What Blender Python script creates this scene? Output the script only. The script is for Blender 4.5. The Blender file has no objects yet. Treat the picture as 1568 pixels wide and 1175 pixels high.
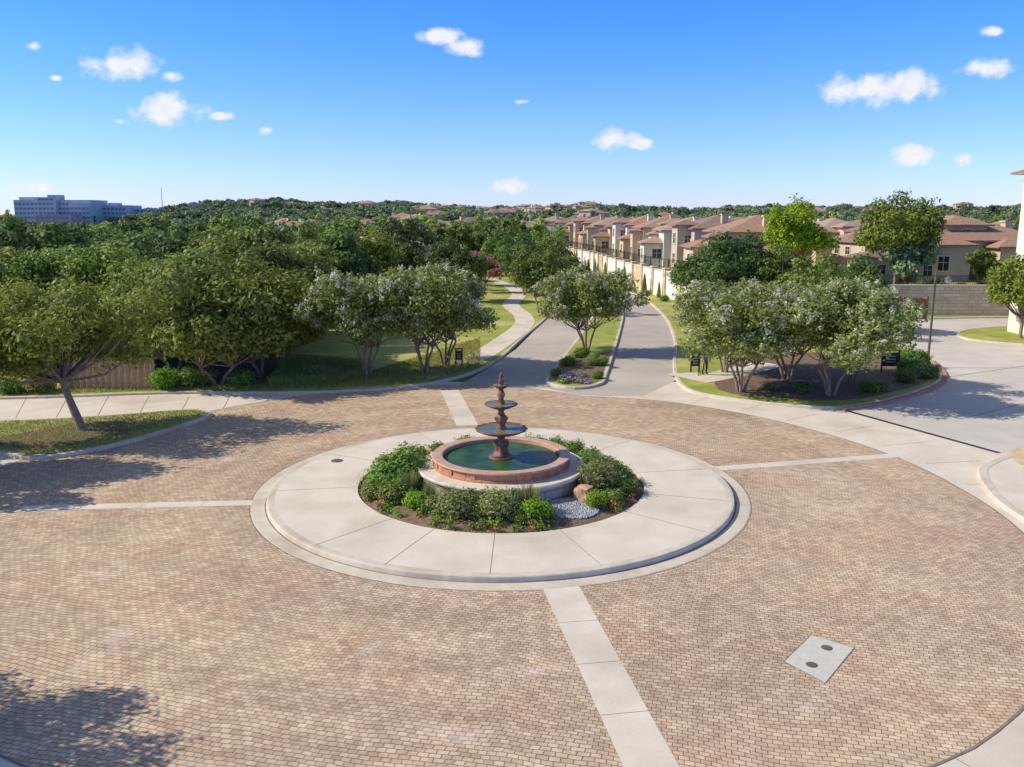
import bpy, bmesh, math, random
import numpy as np
from mathutils import Vector, Matrix, noise

random.seed(7)
S = bpy.context.scene
COL = S.collection

# ------------------------------------------------------------------ image pixels to ground plan
CAM_H = 9.0; FPX = 1300.0; TH = math.radians(11.18)
sT, cT = math.sin(TH), math.cos(TH)
def G(px, py, z=0.0):
    """ground-plan position (metres) of an image pixel, projected onto level z"""
    u = px-784.0; v = py-587.5
    dy = FPX*cT - v*sT; dz = -FPX*sT - v*cT
    t = (z-CAM_H)/dz
    return (u*t, dy*t)
def GP(pts, z=0.0):
    return [G(a, b, z) for a, b in pts]

# ------------------------------------------------------------------ materials
def new_mat(name):
    m = bpy.data.materials.new(name); m.use_nodes = True
    nt = m.node_tree; nt.nodes.clear()
    out = nt.nodes.new('ShaderNodeOutputMaterial')
    return m, nt, out
def N(nt, t, **kw):
    n = nt.nodes.new(t)
    for k, v in kw.items():
        if hasattr(n, k): setattr(n, k, v)
        else: n.inputs[k].default_value = v
    return n
def rgba(c): return (c[0], c[1], c[2], 1.0)
def mixc(nt, fac, a, b, blend='MIX'):
    n = nt.nodes.new('ShaderNodeMix'); n.data_type = 'RGBA'; n.blend_type = blend
    for sock, val in ((n.inputs[0], fac), (n.inputs[6], a), (n.inputs[7], b)):
        if hasattr(val, 'is_output'): nt.links.new(val, sock)
        else: sock.default_value = val if not isinstance(val, tuple) else (rgba(val) if len(val) == 3 else val)
    return n.outputs[2]
def ramp(nt, src, a, b):
    n = nt.nodes.new('ShaderNodeMapRange'); n.inputs[1].default_value = a; n.inputs[2].default_value = b
    nt.links.new(src, n.inputs[0]); return n.outputs[0]
def noise_tex(nt, co, scale, detail=4, rough=.55):
    n = N(nt, 'ShaderNodeTexNoise'); n.inputs['Scale'].default_value = scale
    n.inputs['Detail'].default_value = detail; n.inputs['Roughness'].default_value = rough
    nt.links.new(co, n.inputs['Vector']); return n.outputs['Fac']
def finish(nt, out, col, rough=.85, bump=None, bstr=.3, bdist=.02, spec=.3, metal=0):
    p = N(nt, 'ShaderNodeBsdfPrincipled')
    if hasattr(col, 'is_output'): nt.links.new(col, p.inputs['Base Color'])
    else: p.inputs['Base Color'].default_value = rgba(col)
    p.inputs['Roughness'].default_value = rough
    p.inputs['Specular IOR Level'].default_value = spec
    p.inputs['Metallic'].default_value = metal
    if bump is not None:
        b = N(nt, 'ShaderNodeBump'); b.inputs['Strength'].default_value = bstr; b.inputs['Distance'].default_value = bdist
        nt.links.new(bump, b.inputs['Height']); nt.links.new(b.outputs[0], p.inputs['Normal'])
    nt.links.new(p.outputs[0], out.inputs[0])
    return p
def noisy(name, c1, c2, scale=2.0, c3=None, scale3=.3, rough=.85, bump=.25, spec=.3, fine=30, metal=0):
    m, nt, out = new_mat(name)
    co = N(nt, 'ShaderNodeTexCoord').outputs['Object']
    col = mixc(nt, ramp(nt, noise_tex(nt, co, scale, 6), .35, .65), c1, c2)
    if c3 is not None:
        col = mixc(nt, ramp(nt, noise_tex(nt, co, scale3, 4), .48, .68), col, c3)
    f = noise_tex(nt, co, fine, 3)
    col = mixc(nt, .25, col, mixc(nt, f, (.25, .25, .25), (1, 1, 1)), 'OVERLAY')
    finish(nt, out, col, rough, f, bump, .01, spec, metal)
    return m
CX, CY = -0.36, 27.5

# pavers
def make_paver():
    m, nt, out = new_mat('brick_pavers')
    co = N(nt, 'ShaderNodeTexCoord').outputs['Object']
    mp = N(nt, 'ShaderNodeMapping'); mp.inputs['Rotation'].default_value = (0, 0, math.radians(14))
    nz = N(nt, 'ShaderNodeTexNoise'); nz.inputs['Scale'].default_value = .3; nz.inputs['Detail'].default_value = 3
    nt.links.new(co, nz.inputs['Vector'])
    vm = N(nt, 'ShaderNodeVectorMath', operation='MULTIPLY_ADD')
    nt.links.new(nz.outputs['Color'], vm.inputs[0]); vm.inputs[1].default_value = (.7, .7, 0); nt.links.new(co, vm.inputs[2])
    nt.links.new(vm.outputs[0], mp.inputs['Vector'])
    b = N(nt, 'ShaderNodeTexBrick'); nt.links.new(mp.outputs[0], b.inputs['Vector'])
    b.inputs['Scale'].default_value = 1; b.inputs['Brick Width'].default_value = .19; b.inputs['Row Height'].default_value = .115
    b.inputs['Mortar Size'].default_value = .010; b.inputs['Mortar Smooth'].default_value = .4
    b.inputs['Color1'].default_value = rgba((.69, .54, .375)); b.inputs['Color2'].default_value = rgba((.51, .39, .265))
    b.inputs['Mortar'].default_value = rgba((.23, .17, .115)); b.inputs['Bias'].default_value = .1
    col = b.outputs['Color']
    big = ramp(nt, noise_tex(nt, co, .16, 5, .6), .36, .64)
    col = mixc(nt, .75, col, mixc(nt, big, (.84, .80, .80), (1.10, 1.08, 1.02)), 'MULTIPLY')
    # circulating wear (streaks that follow the roundabout)
    sub = N(nt, 'ShaderNodeVectorMath', operation='SUBTRACT'); nt.links.new(co, sub.inputs[0]); sub.inputs[1].default_value = (CX, CY, 0)
    ln = N(nt, 'ShaderNodeVectorMath', operation='LENGTH'); nt.links.new(sub.outputs[0], ln.inputs[0])
    sp = N(nt, 'ShaderNodeSeparateXYZ'); nt.links.new(sub.outputs[0], sp.inputs[0])
    at = N(nt, 'ShaderNodeMath', operation='ARCTAN2'); nt.links.new(sp.outputs[0], at.inputs[0]); nt.links.new(sp.outputs[1], at.inputs[1])
    cb = N(nt, 'ShaderNodeCombineXYZ'); nt.links.new(ln.outputs['Value'], cb.inputs[0]); nt.links.new(at.outputs[0], cb.inputs[1])
    wear = ramp(nt, noise_tex(nt, cb.outputs[0], .9, 5, .6), .38, .62)
    col = mixc(nt, .55, col, mixc(nt, wear, (.84, .82, .82), (1.10, 1.09, 1.07)), 'MULTIPLY')
    red = ramp(nt, noise_tex(nt, co, .33, 5, .65), .48, .64)
    rm = N(nt, 'ShaderNodeMath', operation='MULTIPLY'); nt.links.new(red, rm.inputs[0]); rm.inputs[1].default_value = .6
    col = mixc(nt, rm.outputs[0], col, mixc(nt, 1.0, col, (.96, .84, .82), 'MULTIPLY'))
    mid = ramp(nt, noise_tex(nt, co, .8, 6, .65), .35, .7)
    col = mixc(nt, .6, col, mixc(nt, mid, (.82, .81, .80), (1.14, 1.12, 1.08)), 'MULTIPLY')
    bl = ramp(nt, noise_tex(nt, co, 3.6, 3, .5), .4, .62)
    col = mixc(nt, .55, col, mixc(nt, bl, (.76, .70, .67), (1.12, 1.12, 1.1)), 'MULTIPLY')
    chalk = ramp(nt, noise_tex(nt, co, .5, 7, .7), .585, .73)
    cm = N(nt, 'ShaderNodeMath', operation='MULTIPLY'); nt.links.new(chalk, cm.inputs[0]); cm.inputs[1].default_value = .5
    col = mixc(nt, cm.outputs[0], col, (.72, .62, .52))
    fine = noise_tex(nt, co, 22, 3)
    col = mixc(nt, .3, col, mixc(nt, fine, (.3, .3, .3), (.9, .9, .9)), 'OVERLAY')
    inv = N(nt, 'ShaderNodeMath', operation='SUBTRACT'); inv.inputs[0].default_value = 1; nt.links.new(b.outputs['Fac'], inv.inputs[1])
    finish(nt, out, col, .9, inv.outputs[0], .55, .014, .2)
    return m
M_paver = make_paver()
M_conc = noisy('concrete', (.69, .59, .455), (.61, .515, .39), .9, (.53, .445, .335), .35, bump=.1)
M_conc2 = noisy('concrete_kerb', (.62, .53, .41), (.53, .45, .34), 2.5, (.45, .375, .275), .6, bump=.15)
M_drive = noisy('drive_concrete', (.54, .48, .40), (.48, .425, .35), .8, (.60, .535, .445), .15, bump=.1)
M_road = noisy('road_asphalt_aged', (.44, .375, .305), (.38, .325, .265), .6, (.50, .435, .355), .12, bump=.15)
M_joint = noisy('joint_dark', (.17, .135, .10), (.24, .195, .15), 8)
M_grass = noisy('grass', (.22, .26, .04), (.34, .34, .06), .7, (.48, .41, .14), .22, bump=.6, fine=14)
M_grassdry = noisy('grass_dry', (.42, .37, .15), (.28, .29, .07), .9, (.46, .36, .20), .4, bump=.6, fine=14)
M_soil = noisy('mulch_soil', (.13, .085, .055), (.22, .15, .095), 5, bump=.8, fine=18)
M_terrain = noisy('terrain_scrub', (.10, .13, .035), (.16, .17, .05), .05, (.22, .20, .08), .02, bump=.3, fine=2)
M_bark = noisy('bark', (.20, .145, .10), (.32, .24, .17), 7, bump=.8, fine=25)
M_barkpale = noisy('bark_pale', (.34, .245, .17), (.22, .15, .10), 5, bump=.4, fine=25)
M_stucco_w = noisy('stucco_cream', (.76, .68, .53), (.70, .62, .48), .7, bump=.15)
M_stucco_p = noisy('stucco_peach', (.66, .47, .30), (.60, .42, .26), .7, bump=.15)
M_stucco_t = noisy('stucco_tan', (.56, .44, .30), (.50, .39, .27), .7, bump=.15)
M_stone_g = noisy('golden_limestone', (.62, .46, .25), (.50, .36, .19), 2.5, (.70, .59, .42), 1.3, bump=.6, fine=8)
M_white = noisy('white_stucco', (.80, .75, .65), (.75, .70, .59), .8, bump=.1)
M_trim = noisy('trim_stone', (.66, .57, .45), (.58, .50, .39), 2)
M_iron = noisy('wrought_iron', (.02, .02, .02), (.035, .03, .028), 5, rough=.5)
M_wood = noisy('fence_wood', (.48, .32, .19), (.38, .24, .14), 3, bump=.5)
M_wood2 = noisy('fence_wood_dark', (.36, .23, .14), (.30, .19, .11), 3, bump=.5)
M_woodred = noisy('gate_wood', (.24, .12, .075), (.18, .085, .055), 3, bump=.4)
M_redkerb = noisy('red_kerb_paint', (.45, .16, .12), (.42, .24, .19), 3)
M_rock = noisy('boulder_sandstone', (.60, .36, .21), (.44, .26, .16), 3, bump=1, fine=9)
M_gravel = noisy('grey_river_gravel', (.26, .265, .27), (.44, .44, .43), 9, bump=.5)
M_hosp = noisy('hospital_panel_hazed', (.44, .49, .51), (.39, .44, .46), .1)  # bluish grey: aerial haze painted into the panel colour
M_hospred = noisy('hospital_brick', (.42, .33, .33), (.38, .31, .31), .1)
M_black = noisy('sign_black', (.025, .025, .028), (.04, .04, .04), 4, rough=.5)
M_signw = noisy('sign_face', (.5, .48, .42), (.4, .4, .36), 9)
M_skin = noisy('skin', (.45, .27, .19), (.40, .24, .17), 9)
M_shirt = noisy('blue_shirt', (.12, .22, .42), (.10, .19, .37), 9)
M_trouser = noisy('dark_trousers', (.05, .05, .07), (.04, .04, .05), 9)
M_hair = noisy('brown_hair', (.04, .025, .015), (.03, .02, .012), 9)
M_cover = noisy('cast_iron_cover', (.16, .12, .10), (.10, .08, .07), 12, rough=.6)

def stone_blocks(name, c1, c2, mortar, bw=.5, rh=.22, cyl=None):
    m, nt, out = new_mat(name)
    geo = N(nt, 'ShaderNodeTexCoord').outputs['Object']
    sp = N(nt, 'ShaderNodeSeparateXYZ'); nt.links.new(geo, sp.inputs[0])
    cb = N(nt, 'ShaderNodeCombineXYZ')
    if cyl:
        sx = N(nt, 'ShaderNodeMath', operation='SUBTRACT'); nt.links.new(sp.outputs[0], sx.inputs[0]); sx.inputs[1].default_value = cyl[0]
        sy = N(nt, 'ShaderNodeMath', operation='SUBTRACT'); nt.links.new(sp.outputs[1], sy.inputs[0]); sy.inputs[1].default_value = cyl[1]
        at = N(nt, 'ShaderNodeMath', operation='ARCTAN2'); nt.links.new(sy.outputs[0], at.inputs[0]); nt.links.new(sx.outputs[0], at.inputs[1])
        ml = N(nt, 'ShaderNodeMath', operation='MULTIPLY'); nt.links.new(at.outputs[0], ml.inputs[0]); ml.inputs[1].default_value = cyl[2]
        nt.links.new(ml.outputs[0], cb.inputs[0])
    else:
        ad = N(nt, 'ShaderNodeMath', operation='ADD'); nt.links.new(sp.outputs[0], ad.inputs[0]); nt.links.new(sp.outputs[1], ad.inputs[1])
        nt.links.new(ad.outputs[0], cb.inputs[0])
    nt.links.new(sp.outputs[2], cb.inputs[1])
    b = N(nt, 'ShaderNodeTexBrick'); nt.links.new(cb.outputs[0], b.inputs['Vector'])
    b.inputs['Scale'].default_value = 1; b.inputs['Brick Width'].default_value = bw; b.inputs['Row Height'].default_value = rh
    b.inputs['Mortar Size'].default_value = .015; b.inputs['Color1'].default_value = rgba(c1); b.inputs['Color2'].default_value = rgba(c2)
    b.inputs['Mortar'].default_value = rgba(mortar)
    nz = noise_tex(nt, geo, 5, 6)
    col = mixc(nt, .5, b.outputs['Color'], mixc(nt, nz, (.2, .2, .2), (.9, .9, .9)), 'OVERLAY')
    inv = N(nt, 'ShaderNodeMath', operation='SUBTRACT'); nt.links.new(nz, inv.inputs[0]); nt.links.new(b.outputs['Fac'], inv.inputs[1])
    finish(nt, out, col, .85, inv.outputs[0], .6, .03, .25)
    return m
M_basestone = stone_blocks('fountain_base_stone', (.42, .38, .32), (.32, .29, .25), (.20, .17, .14), .7, .3, (CX, CY, 2.7))
M_redgran = stone_blocks('fountain_red_sandstone', (.52, .24, .13), (.40, .19, .11), (.24, .13, .08), .55, 2.0, (CX, CY, 2.25))
M_rubble = stone_blocks('rubble_limestone', (.76, .62, .44), (.56, .44, .30), (.40, .32, .22), .75, .3)
M_coping = noisy('fountain_coping', (.70, .60, .46), (.60, .51, .39), 3, (.48, .40, .30), 1.2, bump=.2)
M_rimred = noisy('fountain_rim', (.46, .26, .16), (.56, .36, .24), 4, bump=.2, rough=.5)
M_bronze = noisy('fountain_cast_stone', (.20, .08, .045), (.11, .045, .03), 9, (.28, .15, .10), 4, rough=.5, bump=.5)

def make_roof(name, c1, c2):
    m, nt, out = new_mat(name)
    co = N(nt, 'ShaderNodeTexCoord').outputs['Object']
    n1 = ramp(nt, noise_tex(nt, co, 2.2, 5, .8), .35, .65)
    col = mixc(nt, n1, c1, c2)
    w = N(nt, 'ShaderNodeTexWave'); w.wave_type = 'BANDS'; w.bands_direction = 'Z'; w.inputs['Scale'].default_value = 2.2
    nt.links.new(co, w.inputs['Vector'])
    col = mixc(nt, .4, col, mixc(nt, w.outputs['Fac'], (.55, .55, .55), (1, 1, 1)), 'MULTIPLY')
    finish(nt, out, col, .8, w.outputs['Fac'], .6, .05, .2)
    return m
M_roofs = [make_roof('clay_tile_roof', (.47, .28, .175), (.33, .20, .135)),
           make_roof('brown_tile_roof', (.35, .235, .165), (.25, .165, .12)),
           make_roof('tan_tile_roof', (.50, .35, .24), (.37, .25, .175))]

def make_glass():
    m, nt, out = new_mat('window_glass')
    finish(nt, out, (.03, .035, .04), .12, spec=.6); return m
M_glass = make_glass()
def make_water(name, c1, c2, spec):
    m, nt, out = new_mat(name)
    co = N(nt, 'ShaderNodeTexCoord').outputs['Object']
    n1 = noise_tex(nt, co, 9, 4)
    col = mixc(nt, ramp(nt, noise_tex(nt, co, 1.6, 5), .35, .65), c1, c2)
    finish(nt, out, col, .2, n1, .8, .03, spec); return m
M_water = make_water('pool_water', (.02, .06, .015), (.055, .12, .035), .07)
M_bowlw = make_water('bowl_water', (.10, .12, .06), (.16, .18, .10), .15)

def foliage(name, dark, light, transl=.32, var=.22):
    m, nt, out = new_mat(name)
    at = N(nt, 'ShaderNodeAttribute'); at.attribute_name = 'tint'
    oi = N(nt, 'ShaderNodeObjectInfo')
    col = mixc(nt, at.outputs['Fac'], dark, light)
    hs = N(nt, 'ShaderNodeHueSaturation')
    mr = N(nt, 'ShaderNodeMapRange'); mr.inputs[3].default_value = 1-var; mr.inputs[4].default_value = 1+var
    nt.links.new(oi.outputs['Random'], mr.inputs[0]); nt.links.new(mr.outputs[0], hs.inputs['Value'])
    mh = N(nt, 'ShaderNodeMapRange'); mh.inputs[3].default_value = .475; mh.inputs[4].default_value = .515
    m7 = N(nt, 'ShaderNodeMath', operation='MULTIPLY'); m7.inputs[1].default_value = 7.31; nt.links.new(oi.outputs['Random'], m7.inputs[0])
    fr = N(nt, 'ShaderNodeMath', operation='FRACT'); nt.links.new(m7.outputs[0], fr.inputs[0])
    nt.links.new(fr.outputs[0], mh.inputs[0]); nt.links.new(mh.outputs[0], hs.inputs['Hue'])
    nt.links.new(col, hs.inputs['Color'])
    d = N(nt, 'ShaderNodeBsdfPrincipled'); d.inputs['Roughness'].default_value = .55; d.inputs['Specular IOR Level'].default_value = .2
    nt.links.new(hs.outputs[0], d.inputs['Base Color'])
    t = N(nt, 'ShaderNodeBsdfTranslucent'); nt.links.new(hs.outputs[0], t.inputs[0])
    mx = N(nt, 'ShaderNodeMixShader'); mx.inputs[0].default_value = transl
    nt.links.new(d.outputs[0], mx.inputs[1]); nt.links.new(t.outputs[0], mx.inputs[2])
    nt.links.new(mx.outputs[0], out.inputs[0])
    return m
F_oak = foliage('oak_foliage', (.11, .17, .03), (.28, .36, .07), var=.32)
F_oak2 = foliage('elm_foliage', (.15, .205, .03), (.35, .42, .07), var=.28)
F_dark = foliage('dark_oak_foliage', (.07, .12, .03), (.18, .25, .06), var=.28)
F_myrtle = foliage('myrtle_foliage', (.14, .205, .045), (.32, .40, .10), var=.1)
F_flower = foliage('myrtle_blossom', (.58, .59, .38), (.80, .79, .57), var=.05)
F_pink = foliage('pink_blossom', (.60, .10, .22), (.75, .22, .36), var=.05)
F_bright = foliage('bright_foliage', (.24, .33, .02), (.50, .56, .04), .4, var=.05)
F_far = foliage('hill_foliage_hazed', (.13, .185, .08), (.25, .31, .13), .2, .38)  # distance haze put into the leaf colour: paler, bluer greens
F_shrubA = foliage('shrub_green', (.09, .18, .03), (.23, .36, .06), .25, .15)
F_shrubB = foliage('shrub_olive', (.18, .21, .06), (.35, .37, .13), .25, .15)
F_shrubC = foliage('shrub_bright', (.17, .32, .025), (.31, .50, .04), .3, .1)
F_redfl = foliage('red_flowers', (.50, .10, .06), (.64, .32, .18), .2, .1)
F_purple = foliage('purple_flowers', (.38, .18, .42), (.52, .34, .56), .2, .1)
F_grass = foliage('grass_blades', (.24, .28, .05), (.50, .46, .14), .3, .05)

# ------------------------------------------------------------------ mesh tools
class MB:
    def __init__(s): s.v = []; s.f = []; s.m = []
    def add(s, vs, fs, mi=0):
        o = len(s.v); s.v += [tuple(v) for v in vs]
        s.f += [tuple(i+o for i in f) for f in fs]; s.m += [mi]*len(fs)
    def box(s, x0, x1, y0, y1, z0, z1, mi=0):
        s.add([(x0,y0,z0),(x1,y0,z0),(x1,y1,z0),(x0,y1,z0),(x0,y0,z1),(x1,y0,z1),(x1,y1,z1),(x0,y1,z1)],
              [(0,3,2,1),(4,5,6,7),(0,1,5,4),(1,2,6,5),(2,3,7,6),(3,0,4,7)], mi)
    def obox(s, cx, cy, z0, z1, lx, ly, ang, mi=0):
        c, n = math.cos(ang), math.sin(ang); P = []
        for z in (z0, z1):
            for a, b in ((-1,-1),(1,-1),(1,1),(-1,1)):
                x = a*lx/2; y = b*ly/2; P.append((cx+x*c-y*n, cy+x*n+y*c, z))
        s.add(P, [(0,3,2,1),(4,5,6,7),(0,1,5,4),(1,2,6,5),(2,3,7,6),(3,0,4,7)], mi)
    def lathe(s, prof, cx, cy, n=96, mi=0, lobe=None):
        P = []
        for k, (r, z) in enumerate(prof):
            for i in range(n):
                a = 2*math.pi*i/n; rr = r
                if lobe: rr = lobe(r, z, a)
                P.append((cx+rr*math.cos(a), cy+rr*math.sin(a), z))
        fs = []
        for k in range(len(prof)-1):
            for i in range(n):
                j = (i+1) % n; fs.append((k*n+i, k*n+j, (k+1)*n+j, (k+1)*n+i))
        s.add(P, fs, mi)
    def disc(s, cx, cy, r, z, n=64, mi=0):
        s.add([(cx+r*math.cos(2*math.pi*i/n), cy+r*math.sin(2*math.pi*i/n), z) for i in range(n)], [tuple(range(n))], mi)
    def tube(s, p0, p1, r0, r1, n=7, mi=0):
        p0 = Vector(p0); p1 = Vector(p1); d = (p1-p0).normalized()
        a = d.orthogonal().normalized(); b = d.cross(a); P = []
        for p, r in ((p0, r0), (p1, r1)):
            for i in range(n):
                t = 2*math.pi*i/n; P.append(p+a*math.cos(t)*r+b*math.sin(t)*r)
        s.add(P, [(i, (i+1) % n, n+(i+1) % n, n+i) for i in range(n)]+[tuple(range(n, 2*n)), tuple(reversed(range(n)))], mi)
    def mesh(s, name, mats, smooth=False):
        me = bpy.data.meshes.new(name); me.from_pydata(s.v, [], s.f)
        for m in mats: me.materials.append(m)
        me.polygons.foreach_set('material_index', s.m)
        if smooth: me.polygons.foreach_set('use_smooth', [True]*len(s.f))
        me.update(); return me
    def obj(s, name, mats, smooth=False, parent=None):
        return put(name, s.mesh(name, mats, smooth), parent=parent)
def put(name, me, loc=(0,0,0), rot=0, sc=1, parent=None):
    o = bpy.data.objects.new(name, me); COL.objects.link(o)
    o.location = loc; o.rotation_euler = (0, 0, rot)
    o.scale = (sc, sc, sc) if not isinstance(sc, tuple) else sc
    if parent: o.parent = parent
    return o
def empty(name, loc=(0,0,0), rot=0, sc=1):
    o = bpy.data.objects.new(name, None); COL.objects.link(o); o.location = loc; o.rotation_euler = (0,0,rot); o.scale = (sc,)*3
    o.empty_display_size = .5; return o

def smooth_closed(pts, k=5):
    n = len(pts); out = []
    for i in range(n):
        p0, p1, p2, p3 = [np.array(pts[(i+j-1) % n]) for j in range(4)]
        for t in np.linspace(0, 1, k, endpoint=False):
            out.append(tuple(.5*((2*p1)+(-p0+p2)*t+(2*p0-5*p1+4*p2-p3)*t*t+(-p0+3*p1-3*p2+p3)*t**3)))
    return out
def smooth_open(pts, k=6):
    P = [pts[0]]+list(pts)+[pts[-1]]; out = []
    for i in range(1, len(P)-2):
        p0, p1, p2, p3 = [np.array(P[i+j-1]) for j in range(4)]
        for t in np.linspace(0, 1, k, endpoint=False):
            out.append(tuple(.5*((2*p1)+(-p0+p2)*t+(2*p0-5*p1+4*p2-p3)*t*t+(-p0+3*p1-3*p2+p3)*t**3)))
    out.append(tuple(pts[-1])); return out
def area(p): return .5*sum(p[i][0]*p[(i+1) % len(p)][1]-p[(i+1) % len(p)][0]*p[i][1] for i in range(len(p)))
def ccw(p): return p if area(p) > 0 else p[::-1]
def inset(p, d):
    n = len(p); out = []
    for i in range(n):
        a = Vector(p[i-1]); b = Vector(p[i]); c = Vector(p[(i+1) % n])
        e1 = (b-a); e2 = (c-b)
        if e1.length < 1e-6 or e2.length < 1e-6: out.append(tuple(b)); continue
        e1.normalize(); e2.normalize()
        nn = Vector((-e1.y, e1.x))+Vector((-e2.y, e2.x))
        if nn.length < 1e-6: nn = Vector((-e1.y, e1.x))
        nn.normalize(); out.append((b.x+nn.x*d, b.y+nn.y*d))
    return out
def tri_faces(p):
    from mathutils.geometry import tessellate_polygon
    return [tuple(t) for t in tessellate_polygon([[Vector((a, b, 0)) for a, b in p]])]
def sheet(name, pts, z, mat, parent=None):
    mb = MB(); pts = ccw(pts); fs = []
    for t in tri_faces(pts):
        a, b, c = [pts[i] for i in t]
        if (b[0]-a[0])*(c[1]-a[1])-(b[1]-a[1])*(c[0]-a[0]) < 0: t = t[::-1]
        fs.append(t)
    mb.add([(x, y, z) for x, y in pts], fs); return mb.obj(name, [mat], parent=parent)
def raised(name, pts, h, top, kerb, kw=.16, z0=-.05):
    pts = ccw(pts); q = inset(pts, kw); q0 = inset(pts, .03); n = len(pts); mb = MB()
    mb.add([(x, y, z0) for x, y in pts]+[(x, y, h-.02) for x, y in pts]+[(x, y, h) for x, y in q0]+[(x, y, h) for x, y in q],
           [(k*n+i, k*n+(i+1) % n, (k+1)*n+(i+1) % n, (k+1)*n+i) for k in range(3) for i in range(n)], 1)
    fs = []
    for t in tri_faces(q):
        a, b, c = [q[i] for i in t]
        if (b[0]-a[0])*(c[1]-a[1])-(b[1]-a[1])*(c[0]-a[0]) < 0: t = t[::-1]
        fs.append(t)
    mb.add([(x, y, h-.01) for x, y in q], fs, 0)
    return mb.obj(name, [top, kerb])
def ribbon(mb, pts, w, z, mi=0, h=None):
    n = len(pts); L = []; R = []
    for i in range(n):
        a = Vector(pts[max(0, i-1)]); b = Vector(pts[min(n-1, i+1)]); d = (b-a).normalized(); p = Vector(pts[i])
        L.append((p.x-d.y*w/2, p.y+d.x*w/2)); R.append((p.x+d.y*w/2, p.y-d.x*w/2))
    if h is None:
        mb.add([(x, y, z) for x, y in L]+[(x, y, z) for x, y in R], [(i, n+i, n+i+1, i+1) for i in range(n-1)], mi)
    else:
        V = [(x, y, z) for x, y in L]+[(x, y, z+h) for x, y in L]+[(x, y, z+h) for x, y in R]+[(x, y, z) for x, y in R]
        fs = [(k*n+i, (k+1)*n+i, (k+1)*n+i+1, k*n+i+1) for k in range(3) for i in range(n-1)]
        fs += [(0, 3*n, 2*n, n), (n-1, 2*n-1, 3*n-1, 4*n-1)]
        mb.add(V, fs, mi)

# ---- numpy quad mesh for foliage
def quadmesh(name, V, Q, MI, T, mats):
    me = bpy.data.meshes.new(name)
    V = np.asarray(V, np.float32); Q = np.asarray(Q, np.int32)
    me.vertices.add(len(V)); me.vertices.foreach_set('co', V.ravel())
    me.loops.add(len(Q)*4); me.loops.foreach_set('vertex_index', Q.ravel())
    me.polygons.add(len(Q)); me.polygons.foreach_set('loop_start', np.arange(len(Q), dtype=np.int32)*4)
    try: me.polygons.foreach_set('loop_total', np.full(len(Q), 4, np.int32))
    except Exception: pass
    for m in mats: me.materials.append(m)
    me.polygons.foreach_set('material_index', np.asarray(MI, np.int32))
    at = me.attributes.new('tint', 'FLOAT', 'FACE'); at.data.foreach_set('value', np.asarray(T, np.float32))
    me.update(calc_edges=True); me.validate(); return me
def leafquads(P, Nrm, size, r, aspect=.55):
    n = len(P); a = r.normal(size=(n, 3)); Nn = Nrm/np.linalg.norm(Nrm, axis=1, keepdims=True)
    t = np.cross(Nn, a); t /= np.linalg.norm(t, axis=1, keepdims=True)+1e-9; b = np.cross(Nn, t)
    s = size*(.6+.8*r.random((n, 1)))
    V = np.stack([P+t*s*.6, P+b*s*aspect*.6+t*s*.1, P-t*s*.6, P-b*s*aspect*.6+t*s*.1], 1).reshape(-1, 3)
    return V, np.arange(n*4).reshape(-1, 4)
def clump_leaves(cent, rad, n, size, r, squash=.8, hollow=.5, up=.35):
    cent = np.array(cent); rad = np.array(rad); w = rad**2; w /= w.sum()
    k = r.choice(len(cent), n, p=w); d = r.normal(size=(n, 3)); d /= np.linalg.norm(d, axis=1, keepdims=True)
    rr = hollow+(1.15-hollow)*r.random(n)**.8
    ph = r.random((len(cent), 3))*6.28
    lump = 1+.24*np.sin(d[:, 0]*7+ph[k, 0])*np.sin(d[:, 1]*6+ph[k, 1])+.14*np.sin(d[:, 2]*9+ph[k, 2])
    P = cent[k]+d*(rad[k]*rr*lump)[:, None]*np.array([1, 1, squash])
    Nn = d+r.normal(size=(n, 3))*.55+np.array([0, 0, up])
    V, Q = leafquads(P, Nn, size, r)
    ck = r.normal(size=len(cent))*.16
    tint = np.clip(.42+.22*r.normal(size=n)+.5*(rr*lump-.85)+ck[k], 0, 1)  # clump shading put into the tint: inner leaves darker, clumps light and dark
    return V, Q, tint, P, k
def tubes_to_np(mb):
    V = np.array(mb.v); Q = [f for f in mb.f if len(f) == 4]; return V, np.array(Q)
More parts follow.
